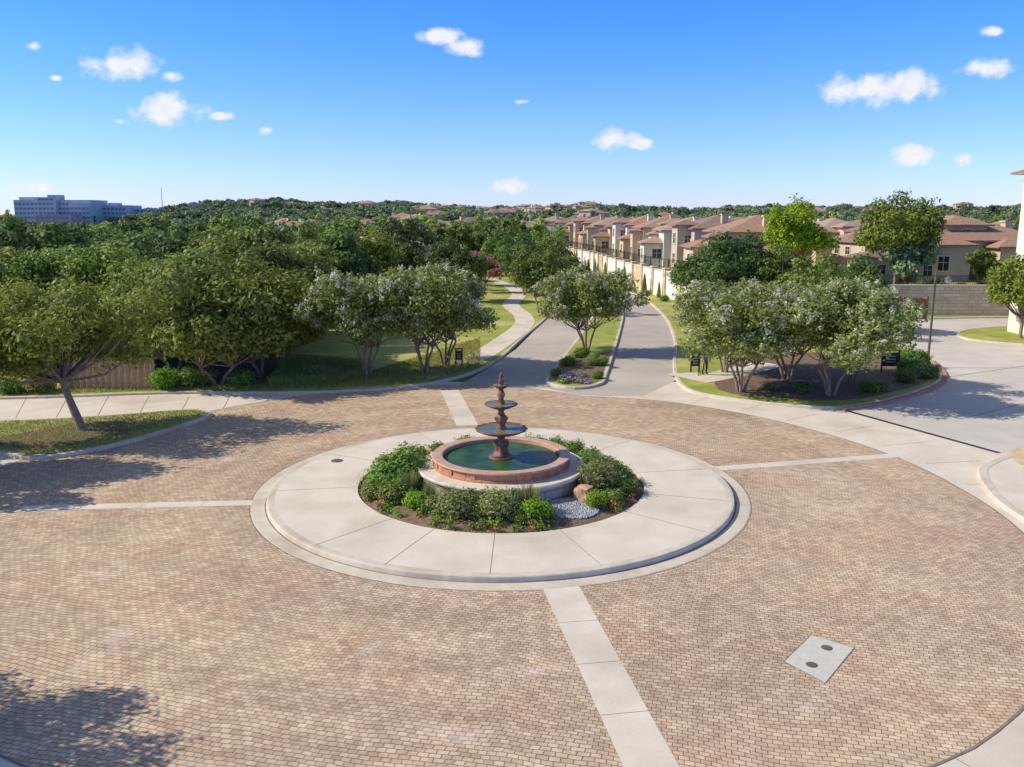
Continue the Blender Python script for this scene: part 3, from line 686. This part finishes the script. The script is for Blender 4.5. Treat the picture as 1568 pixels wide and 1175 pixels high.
# ------------------------------------------------------------------ walls, terrace, houses
wall_pts = [(2, 240), (6, 200), (10.5, 164), (13, 141), (14.5, 117.6), (15.7, 102.2), (17.8, 90), (22, 83), (32, 77.2), (60, 76.6), (150, 76)]
PADZ = 2.3
pad = wall_pts+[(150, 330), (0, 330)]
def seg_iter(pts, step):
    for i in range(len(pts)-1):
        a = Vector(pts[i]); b = Vector(pts[i+1]); L = (b-a).length; n = max(1, round(L/step))
        for k in range(n): yield a.lerp(b, k/n), a.lerp(b, (k+1)/n), (b-a).normalized()
padin = inset(ccw(pad), .35)
raised('terrace', padin, PADZ, M_grass, M_rubble, .3)
mb = MB()
ws = smooth_open(wall_pts[0:8], 3)
for j, (a, b, d) in enumerate(seg_iter(ws, 5.0)):
    ang = math.atan2(d.y, d.x); c = (a+b)/2; L = (b-a).length
    gold = (j % 5 == 1)
    mb.obox(c.x, c.y, 0, 3.0, L, .3, ang, 1 if gold else 0)
    mb.obox(c.x, c.y, 3.0, 3.12, L, .42, ang, 2)
    mb.obox(a.x, a.y, 0, 3.25, .62, .62, ang, 1); mb.obox(a.x, a.y, 3.25, 3.38, .76, .76, ang, 2)
    mb.obox(c.x-d.y*.17, c.y+d.x*.17, .6, 2.4, L*.5, .06, ang, 2)
mb.obj('stucco_boundary_wall', [M_white, M_stone_g, M_trim])
mb = MB()
for a, b, d in seg_iter(wall_pts[0:8], .35):
    mb.obox(a.x-.9*d.y, a.y+.9*d.x, PADZ, PADZ+1.9, .03, .03, 0)
for a, b, d in seg_iter(wall_pts[0:8], 3):
    for z in (PADZ+.95, PADZ+1.82):
        c = (a+b)/2; mb.obox(c.x-.9*d.y, c.y+.9*d.x, z, z+.05, (b-a).length, .035, math.atan2(d.y, d.x))
    mb.obox(a.x-.9*d.y, a.y+.9*d.x, PADZ, PADZ+2.0, .08, .08, 0)
mb.obj('iron_fence', [M_iron])
mb = MB()
for a, b, d in seg_iter(wall_pts[7:11], 6):
    ang = math.atan2(d.y, d.x); c = (a+b)/2; mb.obox(c.x, c.y, 0, 2.75, (b-a).length, .4, ang, 0); mb.obox(c.x, c.y, 2.75, 2.87, (b-a).length, .5, ang, 1)
mb.obj('stone_boundary_wall', [M_rubble, M_trim])
mb = MB()
for a, b, d in seg_iter([(33, 78.4), (70, 77.8)], .16): mb.obox(a.x, a.y, PADZ, PADZ+1.35, .025, .025, 0)
for z in (PADZ+.15, PADZ+1.25): mb.obox(51.5, 78.1, z, z+.05, 37, .035, math.atan2(-.6, 37))
mb.obj('iron_fence', [M_iron])
mb = MB(); x, y = G(1345, 490); x1 = G(1412, 489)[0]; xx = x
while xx < x1: mb.box(xx, xx+.17, y, y+.03, .1, 1.9); xx += .18
mb.box(x, x1, y-.04, y, 1.55, 1.68); mb.box(x, x1, y-.04, y, .35, .48)
for xx in (x-.1, (x+x1)/2, x1): mb.box(xx, xx+.16, y-.08, y+.12, .1, 2.05)
mb.obj('wooden_gate', [M_woodred])

def cyp(name, h, r0, n, seed):
    r = np.random.default_rng(seed); z = r.random(n)**1.2*h; a = r.random(n)*6.28; q = r0*(1-z/h)**.6*(.7+.35*r.random(n))
    P = np.stack([np.cos(a)*q, np.sin(a)*q, z+.1], 1); Nn = np.stack([np.cos(a), np.sin(a), np.full(n, .4)], 1)+r.normal(size=(n, 3))*.4
    V, Q = leafquads(P, Nn, .16, r); return quadmesh(name, V, Q, np.zeros(n), r.random(n), [F_oak])
cy = cyp('cypress_mesh', 3.0, .45, 1800, 3)
for j, (a, b, d) in enumerate(seg_iter(wall_pts[2:8], 4.5)):
    if j % 3 != 1: put('cypress_tree', cy, (a.x-1.2+.3*(j % 2), a.y-.3, .12), j, .55+.35*((j*7) % 5)/5)
for j, (a, b, d) in enumerate(seg_iter(wall_pts[1:8], 5.0)):
    put('hedge_shrub', shA[j % 2], (a.x-1.6, a.y, .12), j, .6+.3*((j*3) % 4)/4)
for j, x in enumerate(np.arange(38, 64, 1.9)):
    put('hedge_shrub', shA[(j*3) % 2], (x+.4*math.sin(j*5), 78.9, PADZ), j, 1.0+.3*math.sin(j*2.3))

def hip(mb, x0, x1, y0, y1, z, pitch=.36, ov=.45, mi=0):
    x0 -= ov; x1 += ov; y0 -= ov; y1 += ov; w = x1-x0; d = y1-y0; m = min(w, d)/2; zt = z+m*pitch
    if w >= d: r0 = (x0+m, (y0+y1)/2, zt); r1 = (x1-m, (y0+y1)/2, zt)
    else: r0 = ((x0+x1)/2, y0+m, zt); r1 = ((x0+x1)/2, y1-m, zt)
    e = .14
    P = [(x0,y0,z-e),(x1,y0,z-e),(x1,y1,z-e),(x0,y1,z-e),(x0,y0,z),(x1,y0,z),(x1,y1,z),(x0,y1,z),r0,r1]
    F_ = [(3,2,1,0),(0,1,5,4),(1,2,6,5),(2,3,7,6),(3,0,4,7)]
    if w >= d: F_ += [(4,5,9,8),(5,6,9),(6,7,8,9),(7,4,8)]
    else: F_ += [(4,5,8),(5,6,9,8),(6,7,9),(7,4,8,9)]
    mb.add(P, F_, mi)
def window(fr, gl, side, x0, x1, y0, y1, u, z0, w, h):
    def bx(mbx, a, b, c, d, p0, p1):
        if side == 0: mbx.box(a, b, y0-p1, y0-p0, c, d)
        if side == 2: mbx.box(a, b, y1+p0, y1+p1, c, d)
        if side == 1: mbx.box(x1+p0, x1+p1, a, b, c, d)
        if side == 3: mbx.box(x0-p1, x0-p0, a, b, c, d)
    t = .12
    bx(fr, u-w/2-t, u-w/2, z0-t, z0+h+t, -.02, .07); bx(fr, u+w/2, u+w/2+t, z0-t, z0+h+t, -.02, .07)
    bx(fr, u-w/2, u+w/2, z0-t, z0, -.02, .09); bx(fr, u-w/2, u+w/2, z0+h, z0+h+t, -.02, .07)
    bx(fr, u-.025, u+.025, z0, z0+h, .0, .045); bx(fr, u-w/2, u-.025, z0+h*.55, z0+h*.55+.05, .0, .045); bx(fr, u+.025, u+w/2, z0+h*.55, z0+h*.55+.05, .0, .045)
    bx(gl, u-w/2, u+w/2, z0, z0+h, -.02, .015)
def house_meshes(seed, blocks):
    R = random.Random(seed); W = MB(); Rf = MB(); Fr = MB(); Gl = MB(); D = MB()
    for bi, (x0, x1, y0, y1, z) in enumerate(blocks):
        W.box(x0, x1, y0, y1, -.5-.01*bi, z-.14); hip(Rf, x0, x1, y0, y1, z)
        lev = [1.0] if z < 3.9 else [.8, 3.3]
        if z > 8: lev = [.8, 3.6, 6.6]
        for side in range(4):
            L = (x1-x0) if side in (0, 2) else (y1-y0); base = x0 if side in (0, 2) else y0
            n = max(1, int(L/2.6))
            for lz in lev:
                if lz+1.4 > z-.2: continue
                for i in range(n):
                    if R.random() < .18: continue
                    u = base+L*(i+.5)/n
                    window(Fr, Gl, side, x0, x1, y0, y1, u, lz, R.choice([.8, 1.0, 1.2]), R.choice([1.0, 1.25]))
    x0, x1, y0, y1, z = blocks[0]
    n = 10; u = (x0+x1)/2+.6
    D.add([(u-.55, y0-.1, 0), (u+.55, y0-.1, 0)]+[(u+.55*math.cos(math.pi*i/n), y0-.1, 2.0+.55*math.sin(math.pi*i/n)) for i in range(n+1)], [tuple(range(n+3))])
    W.box(x1-1.6, x1-.9, (y0+y1)/2-.4, (y0+y1)/2+.4, z, z+1.6); W.box(x1-1.7, x1-.8, (y0+y1)/2-.5, (y0+y1)/2+.5, z+1.6, z+1.75)
    return W, Rf, Fr, Gl, D
defs = [
    [(-5, 5, -4, 5, 5.0), (-6.2, -1.5, -6.2, -2, 3.2), (1.5, 4.2, -5.5, -3, 4.5), (4, 7, -1, 4, 3.0)],
    [(-5.5, 4, -4, 4, 5.2), (-1, 2, -5.6, -3, 5.6), (3, 6.5, -5, 1, 3.2)],
    [(-4.5, 5.5, -4, 5, 4.8), (-6, -3, -3, 2, 5.6), (0, 4.5, -6.5, -3, 3.1), (-3, 0, -5, -3, 4.2)],
    [(-8, 8, -5, 5, 3.6), (-6, -1, -7.5, -4, 3.3), (2, 7, -7, -4, 3.1), (-1, 3, -3, 3, 5.0)],
]
HM = []
for i, b in enumerate(defs):
    W, Rf, Fr, Gl, D = house_meshes(i, b); rowm = {'w': [W.mesh('walls', [m]) for m in (M_stucco_w, M_stucco_p, M_stucco_t)],
        'r': [Rf.mesh('roof', [m]) for m in M_roofs], 'f': Fr.mesh('window_frames', [M_trim]), 'g': Gl.mesh('windows', [M_glass]), 'd': D.mesh('door', [M_woodred])}
    HM.append(rowm)
houses = []
def house(x, y, z, rot, v, c, rf, sc=1.0):
    e = empty('mediterranean_house', (x, y, z), rot, sc); h = HM[v]
    put('walls', h['w'][c], parent=e); put('roof', h['r'][rf], parent=e); put('window_frames', h['f'], parent=e); put('windows', h['g'], parent=e); put('door', h['d'], parent=e)
    houses.append((x, y))
W90 = -math.pi/2
row = [(27.0, 97), (26.0, 109), (24.6, 121), (23.6, 133), (22.6, 145), (21.4, 157), (20.2, 170), (18.8, 184), (17.0, 199), (15, 215), (12, 234)]
for i, (x, y) in enumerate(row):
    house(x, y, PADZ, W90+.05*math.sin(i*2), i % 3, [1, 2, 0, 1, 0, 1, 2][i % 7], [0, 1, 2, 0][i % 4], 1.0)
for i, (x, y) in enumerate([(46, 104), (46, 122), (44, 140), (42, 160), (40, 182), (38, 205), (58, 132), (60, 160), (58, 190), (62, 215), (80, 150), (84, 185)]):
    house(x, y, PADZ-.3, math.pi/2+.1*i, (i+1) % 3, i % 3, (i+1) % 3, 1.0)
house(48, 97, PADZ, 0.05, 3, 2, 0, 1.15); house(66, 94, PADZ, -.05, 3, 0, 2, 1.15); house(86, 98, PADZ, 0, 3, 2, 1, 1.1); house(40, 92, PADZ, .1, 0, 2, 1, .8)
for i, (px, Y, dz) in enumerate([(455, 170, 1.2), (480, 185, 1.4), (590, 112, -.3), (565, 190, 1.5), (690, 200, 1.0), (640, 310, 3.0), (620, 330, 3.2), (720, 260, 1.8), (800, 230, 1.2), (840, 245, 1.6), (755, 300, 1.8), (670, 235, 1.5), (440, 240, 1.6), (545, 240, 1.8)]):
    x = (px-784)/1300*Y; house(x, Y, float(hgt(x, Y))+dz, random.random()*6, i % 3, i % 3, i % 3, 1.0)
R = random.Random(12)
for i in range(44):
    px = R.uniform(770, 1120) if i < 22 else (R.uniform(560, 780) if i < 33 else (R.uniform(1100, 1500) if i < 40 else R.uniform(330, 560))); Y = R.uniform(400, 840); x = (px-784)/1300*Y
    house(x, Y, float(hgt(x, Y))+R.uniform(1.2, 3.6), random.random()*6, i % 3, i % 3, i % 3, R.uniform(.95, 1.3))

# near right building (3 storeys, corner in view)
W = MB(); Rf = MB(); Fr = MB(); Gl = MB()
X0, X1, Y0, Y1 = 38.75, 58, 50, 66
W.box(X0, X1, Y0, Y1, 0, 12.0); hip(Rf, X0, X1, Y0, Y1, 12.2, .4, .7)
for z in (1.2, 5, 8.8):
    for u in (42.5, 46, 49.5, 53): window(Fr, Gl, 0, X0, X1, Y0, Y1, u, z, 1.3, 1.7)
    for u in (52, 55.2, 58.4): window(Fr, Gl, 3, X0, X1, Y0, Y1, u, z, 1.3, 1.7)
e = empty('stucco_apartment_building'); W.obj('walls', [M_stucco_w], parent=e); Rf.obj('roof', [M_roofs[0]], parent=e); Fr.obj('window_frames', [M_trim], parent=e); Gl.obj('windows', [M_glass], parent=e)

# hospital complex and mast on the skyline
e = empty('hospital_building'); W = MB(); Gl = MB()
hx0, hx1, hy = -402, -340, 700
def block(x0, x1, y0, y1, z0, z1, mi, fl=3.6):
    W.box(x0, x1, y0, y1, z0, z1, mi); z = z0+1.4
    while z+1.6 < z1-.5:
        n = int((x1-x0)/3.2)
        for i in range(n): Gl.box(x0+.6+i*3.2, x0+.6+i*3.2+2.3, y0-.15, y0+.1, z, z+1.7)
        z += fl
block(hx0, hx1, hy, hy+30, -2, 21.5, 0); block(hx0+22, hx0+36, hy-5, hy, -2, 23.6, 0); block(hx0+25, hx0+34, hy+5, hy+15, 21.5, 25.6, 0); block(hx0+2, hx0+14, hy+5, hy+15, 21.5, 23.8, 0); block(hx0+46, hx1, hy-3, hy, -2, 19, 0)
block(hx0+30, hx1-4, hy-25, hy-8, -2, 10, 1); block(hx1, hx1+22, hy+20, hy+45, -2, 17.5, 0); block(hx1+20, hx1+40, hy+30, hy+50, 0, 14.5, 0); block(hx1+4, hx1+12, hy+22, hy+30, 17.5, 19.5, 0)
block(hx1+50, hx1+70, hy+80, hy+100, 8, 19.5, 0); block(hx1+78, hx1+90, hy+80, hy+100, 8, 22, 0); block(-440, hx0-6, hy-20, hy, -2, 9.5, 1)
W.obj('walls', [M_hosp, M_hospred], parent=e); Gl.obj('windows', [noisy('hospital_glass', (.18, .24, .28), (.14, .19, .23), .5, rough=.3)], parent=e)
mb = MB(); mx, my = (260-784)/1300*760, 760
for a in range(3):
    c, s_ = math.cos(a*2.094)*.5, math.sin(a*2.094)*.5
    mb.tube((mx+c, my+s_, 5), (mx+c*.3, my+s_*.3, 33), .12, .08, 4)
for z in range(6, 33, 2):
    for a in range(3):
        q = .5*(1-.7*(z-5)/28); p = lambda k: (mx+math.cos(k*2.094)*q, my+math.sin(k*2.094)*q)
        mb.tube((*p(a), z), (*p(a+1), z+1.6), .05, .05, 4)
mb.obj('radio_mast', [M_hosp])

# ------------------------------------------------------------------ woodland (instanced)
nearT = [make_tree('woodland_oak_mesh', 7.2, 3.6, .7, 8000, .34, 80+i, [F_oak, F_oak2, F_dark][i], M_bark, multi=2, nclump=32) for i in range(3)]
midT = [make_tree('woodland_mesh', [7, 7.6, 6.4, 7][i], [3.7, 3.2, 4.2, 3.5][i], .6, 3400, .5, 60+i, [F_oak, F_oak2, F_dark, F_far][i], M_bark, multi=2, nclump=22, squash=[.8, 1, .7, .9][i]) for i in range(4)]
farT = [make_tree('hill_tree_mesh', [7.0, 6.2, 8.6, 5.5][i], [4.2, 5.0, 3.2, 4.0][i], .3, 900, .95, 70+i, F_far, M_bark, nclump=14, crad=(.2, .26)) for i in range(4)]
def scatter(name, me, pts):
    if not pts: return
    mb = MB()
    for x, y, z, s_, a in pts:
        q = []
        for k in range(4):
            t = a+math.pi/4+k*math.pi/2; q.append((x+s_*.7071*math.cos(t), y+s_*.7071*math.sin(t), z))
        mb.add(q, [(0, 1, 2, 3)])
    par = mb.obj(name, [M_soil]); ch = put('tree', me, parent=par)
    par.instance_type = 'FACES'; par.use_instance_faces_scale = True; par.instance_faces_scale = 1.0
    par.show_instancer_for_render = False; par.show_instancer_for_viewport = False
def inpad(x, y):
    wx = np.interp(y, [76, 77.2, 83, 90, 102, 117, 141, 164, 200, 240, 330], [60, 32, 22, 17.8, 15.7, 14.5, 13, 10.5, 6, 2, 0]); return x > wx and y > 76.5
def nearhouse(x, y, d): return any((x-a)**2+(y-b)**2 < d*d for a, b in houses)
R = random.Random(21)
near = [[], [], []]; mid = [[], [], [], []]; far = [[], [], [], []]
def grid(y0, y1, sp):
    y = y0
    while y < y1:
        x = -.72*y-10
        while x < .72*y+10:
            yield x+R.uniform(-.45, .45)*sp, y+R.uniform(-.45, .45)*sp; x += sp
        y += sp
for x, y in grid(50, 130, 4.8):
    if inpad(x, y): continue
    edge = -14.5 if y < 72 else -14.5+(y-72)/50*7
    if y < 53: continue
    if x < edge and not nearhouse(x, y, 6): near[R.randrange(3)].append((x, y, .05, R.uniform(.6, 1.1), R.random()*6))
for x, y in grid(130, 340, 6.3):
    if inpad(x, y): continue
    if nearhouse(x, y, 6.5): continue
    if y < 240 and x > np.interp(y, [130, 164, 200, 240], [13, 10.5, 6, 2])-6: continue
    lo = .72 if x/y < -.42 and y > 180 else 1
    mid[R.randrange(4)].append((x, y, float(hgt(x, y))-.1, R.uniform(.58, 1.18)*lo, R.random()*6))
for x, y in grid(80, 340, 5.8):
    if not inpad(x, y): continue
    if nearhouse(x, y, 8.2): continue
    if x < np.interp(y, [83, 102, 141, 200, 240], [31, 29, 26, 21, 16]): continue
    if y < 95 and R.random() < .4: continue
    mid[R.randrange(4)].append((x, y, PADZ-.05, R.uniform(.45, .8)*(1.12 if x > 50 and y > 140 else 1), R.random()*6))
for x, y in grid(62, 76, 6):
    if x > 70: mid[R.randrange(2)].append((x, y, 0, R.uniform(.9, 1.1), R.random()*6))
for x, y in grid(345, 1250, 9.2):
    if abs(x+371) < 45 and 650 < y < 700: continue
    if nearhouse(x, y, 8.5): continue
    lo = .6 if x/y < -.44 and y < 700 else 1
    far[R.randrange(4)].append((x, y, float(hgt(x, y))-.3, R.uniform(.5, 1.45)*lo, R.random()*6))
for i in range(3): scatter('woodland_trees', nearT[i], near[i])
for i in range(4): scatter('distant_woodland', midT[i], mid[i]); scatter('hillside_trees', farT[i], far[i])

# ------------------------------------------------------------------ street furniture
def lamp(px, py, h):
    x, y = G(px, py, .13); mb = MB()
    mb.lathe([(.2, .1), (.2, .3), (.12, .4), (.09, .6), (.07, .9), (.06, h-.6), (.09, h-.55), (.06, h-.5), (.06, h-.3)], x, y, 14)
    mb.tube((x, y, h-.45), (x+.5, y, h-.25), .025, .025, 6); mb.tube((x+.5, y, h-.25), (x+.75, y, h-.3), .025, .02, 6)
    mb.lathe([(.02, h-.28), (.1, h-.32), (.22, h-.45), (.24, h-.5)], x+.75, y, 14)
    mb.lathe([(.02, h-.3), (.07, h-.2), (.03, h-.05), (0, h+.1)], x, y, 12)
    mb.lathe([(.2, h-.5), (.16, h-.72), (.02, h-.78)], x+.75, y, 14, 1)
    mb.obj('street_lamp', [M_cover, M_signw], True)
lamp(1420, 560, 5.8)
def board(px, py, w, h, z0=.12):
    x, y = G(px, py, z0); mb = MB()
    mb.box(x-w/2-.05, x-w/2+.03, y-.04, y+.04, z0, z0+h+.1); mb.box(x+w/2-.03, x+w/2+.05, y-.04, y+.04, z0, z0+h+.1)
    mb.box(x-w/2+.03, x+w/2-.03, y-.03, y+.03, z0+.35, z0+h)
    for k in range(3): mb.box(x-w*.3, x+w*.3, y-.036, y-.03, z0+h*(.5+.14*k), z0+h*(.5+.14*k)+.05, 1)
    mb.box(x-w/2-.08, x+w/2+.08, y-.06, y+.06, z0+h+.1, z0+h+.16)
    mb.obj('notice_sign', [M_black, M_signw])
board(1064, 570, .45, 1.0); board(1362, 570, .95, 1.15); board(703, 560, .35, .9)

def person(px, py):
    x, y = G(px, py, .137)
    J = [((0,0,.95),.13),((0,0,1.12),.125),((0,.0,1.32),.14),((0,.0,1.45),.075),((0,-.01,1.53),.055),
         ((.095,0,.88),.10),((.11,-.02,.5),.065),((.12,.02,.1),.045),((.125,-.13,.05),.04),
         ((-.095,0,.88),.10),((-.12,.03,.5),.065),((-.13,.05,.1),.045),((-.14,-.10,.05),.04),
         ((.19,0,1.40),.06),((.25,.02,1.13),.045),((.24,-.10,.90),.033),((.24,-.14,.83),.03),
         ((-.19,0,1.40),.06),((-.25,.02,1.13),.045),((-.23,-.10,.90),.033),((-.23,-.14,.83),.03)]
    Ed = [(0,1),(1,2),(2,3),(3,4),(0,5),(5,6),(6,7),(7,8),(0,9),(9,10),(10,11),(11,12),(2,13),(13,14),(14,15),(15,16),(2,17),(17,18),(18,19),(19,20)]
    for hnd, sg in ((16, 1), (20, -1)):
        bx, by, bzz = J[hnd][0]
        for k, L in enumerate((.07, .08, .075, .06)):
            i = len(J); ox = (k-1.5)*.018
            J.append(((bx, by-.0+ox, bzz-.04), .009)); J.append(((bx-sg*.012, by+ox-.01, bzz-.04-L*.6), .008)); J.append(((bx-sg*.025, by+ox-.012, bzz-.04-L), .007))
            Ed += [(hnd, i), (i, i+1), (i+1, i+2)]
        i = len(J); J.append(((bx-sg*.02, by-.045, bzz+.0), .01)); J.append(((bx-sg*.03, by-.06, bzz-.04), .009)); Ed += [(hnd, i), (i, i+1)]
    me = bpy.data.meshes.new('body'); me.from_pydata([j[0] for j in J], Ed, [])
    o = bpy.data.objects.new('person_tmp', me); COL.objects.link(o)
    mod = o.modifiers.new('s', 'SKIN'); mod.use_smooth_shade = True
    for i, j in enumerate(J): me.skin_vertices[0].data[i].radius = (j[1], j[1]); me.skin_vertices[0].data[i].use_root = (i == 0)
    o.modifiers.new('ss', 'SUBSURF').levels = 1
    bpy.context.view_layer.update()
    ev = o.evaluated_get(bpy.context.evaluated_depsgraph_get()); nm = bpy.data.meshes.new_from_object(ev)
    bpy.data.objects.remove(o)
    nm.materials.clear()
    for m in (M_shirt, M_trouser, M_skin, M_black): nm.materials.append(m)
    for p in nm.polygons:
        c = p.center; ax = abs(c.x)
        if ax > .17 and c.z < 1.16: k = 2
        elif c.z > 1.47: k = 2
        elif c.z > .93: k = 0
        elif c.z > .1: k = 1
        else: k = 3
        p.material_index = k
    e = empty('standing_person', (x, y, .13), .5)
    put('body', nm, parent=e)
    bm = bmesh.new(); bmesh.ops.create_uvsphere(bm, u_segments=16, v_segments=14, radius=.115)
    for v in bm.verts:
        v.co.x *= .8; v.co.z *= 1.08
        if v.co.z < -.03 and v.co.y > 0: v.co.y *= .7
    bmesh.ops.create_cone(bm, segments=6, radius1=.018, radius2=.006, depth=.04, matrix=Matrix.Translation((0, -.118, -.015))@Matrix.Rotation(math.radians(90), 4, 'X'), cap_ends=True)
    for sx in (-.09, .09): bmesh.ops.create_uvsphere(bm, u_segments=6, v_segments=5, radius=.02, matrix=Matrix.Translation((sx, .0, 0)))
    hm = bpy.data.meshes.new('head'); bm.to_mesh(hm); bm.free(); hm.materials.append(M_skin); put('head', hm, (0, -.01, 1.64), parent=e)
    bm = bmesh.new(); bmesh.ops.create_uvsphere(bm, u_segments=16, v_segments=12, radius=.125)
    bmesh.ops.delete(bm, geom=[v for v in bm.verts if v.co.z < .01 and v.co.y < .03 or v.co.z < -.06], context='VERTS')
    for v in bm.verts: v.co.x *= .82
    hm = bpy.data.meshes.new('hair'); bm.to_mesh(hm); bm.free(); hm.materials.append(M_hair); put('hair', hm, (0, .0, 1.66), parent=e)
person(1079, 574)

# ------------------------------------------------------------------ sky, sun
SUN_EL = math.radians(37); sun_dir = Vector((-math.cos(SUN_EL), .03*math.cos(SUN_EL), math.sin(SUN_EL)))
w = bpy.data.worlds.new('World'); S.world = w; w.use_nodes = True; nt = w.node_tree; nt.nodes.clear()
out = N(nt, 'ShaderNodeOutputWorld'); bg = N(nt, 'ShaderNodeBackground'); bg.inputs['Strength'].default_value = .10
sky = N(nt, 'ShaderNodeTexSky'); sky.sky_type = 'NISHITA'; sky.sun_disc = False; sky.sun_elevation = SUN_EL; sky.sun_rotation = math.radians(270)
sky.air_density = 1.0; sky.dust_density = .2; sky.ozone_density = 3.0; sky.altitude = 200
tc = N(nt, 'ShaderNodeTexCoord'); sp = N(nt, 'ShaderNodeSeparateXYZ'); nt.links.new(tc.outputs['Generated'], sp.inputs[0])
def math_(op, a, b=None):
    n = N(nt, 'ShaderNodeMath', operation=op)
    for i, v in enumerate((a, b)):
        if v is None: continue
        if hasattr(v, 'is_output'): nt.links.new(v, n.inputs[i])
        else: n.inputs[i].default_value = v
    return n.outputs[0]
# clear-air colour balance: pale horizon, deeper blue above, unseen dome brightened to warm skylight
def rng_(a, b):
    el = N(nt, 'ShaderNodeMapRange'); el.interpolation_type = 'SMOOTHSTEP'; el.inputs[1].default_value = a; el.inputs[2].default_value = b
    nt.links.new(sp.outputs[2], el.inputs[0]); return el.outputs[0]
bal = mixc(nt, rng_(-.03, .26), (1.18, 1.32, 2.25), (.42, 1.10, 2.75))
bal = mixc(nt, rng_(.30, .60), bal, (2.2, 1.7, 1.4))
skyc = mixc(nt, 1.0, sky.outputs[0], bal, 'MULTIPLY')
ym = math_('MAXIMUM', sp.outputs[1], .02)
cb = N(nt, 'ShaderNodeCombineXYZ'); nt.links.new(math_('DIVIDE', sp.outputs[0], ym), cb.inputs[0]); nt.links.new(math_('DIVIDE', sp.outputs[2], ym), cb.inputs[1])
P2 = cb.outputs[0]
CL = [(188, 98, 62, 24), (263, 116, 22, 11), (255, 168, 54, 22), (340, 178, 22, 8), (408, 200, 18, 10), (675, 56, 34, 12), (712, 72, 28, 15), (943, 215, 36, 16), (975, 222, 26, 10), (1330, 138, 66, 24), (1385, 130, 48, 24),
      (1508, 103, 42, 16), (1400, 238, 40, 16), (1476, 245, 22, 13), (780, 286, 28, 13), (50, 70, 18, 9), (60, 287, 40, 7), (800, 156, 18, 5), (1520, 48, 20, 9), (185, 187, 18, 7), (85, 120, 12, 6)]
acc = None
for px, py, a, b in CL:
    v = py-587.5; dy = FPX*cT-v*sT; dz = -FPX*sT-v*cT; cx = (px-784)/dy; cz = dz/dy
    s1 = N(nt, 'ShaderNodeVectorMath', operation='SUBTRACT'); nt.links.new(P2, s1.inputs[0]); s1.inputs[1].default_value = (cx, cz, 0)
    s2 = N(nt, 'ShaderNodeVectorMath', operation='MULTIPLY'); nt.links.new(s1.outputs[0], s2.inputs[0]); s2.inputs[1].default_value = (1300/a, 1300/b, 0)
    ln = N(nt, 'ShaderNodeVectorMath', operation='LENGTH'); nt.links.new(s2.outputs[0], ln.inputs[0])
    d = math_('SUBTRACT', 1.08 if a > 25 else .75, ln.outputs['Value'])
    acc = d if acc is None else math_('MAXIMUM', acc, d)
n1 = noise_tex(nt, P2, 32, 9, .6); n2 = noise_tex(nt, P2, 60, 4, .6)
dens = math_('ADD', acc, math_('MULTIPLY', math_('SUBTRACT', n1, .5), 2.7))
cf = N(nt, 'ShaderNodeMapRange'); cf.interpolation_type = 'SMOOTHSTEP'; cf.inputs[1].default_value = -.1; cf.inputs[2].default_value = .8; nt.links.new(dens, cf.inputs[0])
gate = N(nt, 'ShaderNodeMapRange'); gate.inputs[1].default_value = -.5; gate.inputs[2].default_value = .1; nt.links.new(acc, gate.inputs[0])
fac = math_('MULTIPLY', math_('MULTIPLY', cf.outputs[0], gate.outputs[0]), .97)
ccol = mixc(nt, ramp(nt, n2, .3, .7), (8.0, 8.3, 8.9), (10.0, 9.9, 10.0))
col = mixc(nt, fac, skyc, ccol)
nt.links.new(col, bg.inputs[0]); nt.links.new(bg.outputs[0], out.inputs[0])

ld = bpy.data.lights.new('sun', 'SUN'); ld.energy = 5.0; ld.angle = math.radians(.5); ld.color = (1, .935, .815)
so = bpy.data.objects.new('sun', ld); COL.objects.link(so); so.rotation_euler = sun_dir.to_track_quat('Z', 'Y').to_euler()

# ------------------------------------------------------------------ camera
cd = bpy.data.cameras.new('camera'); cd.sensor_width = 36; cd.lens = FPX/1568*36; cd.clip_end = 20000; cd.clip_start = .1
co_ = bpy.data.objects.new('camera', cd); COL.objects.link(co_); co_.location = (0, 0, CAM_H); co_.rotation_euler = (math.pi/2-TH, 0, 0)
S.camera = co_
S.view_settings.view_transform = 'Standard'; S.view_settings.look = 'None'; S.view_settings.exposure = 0
print('done')
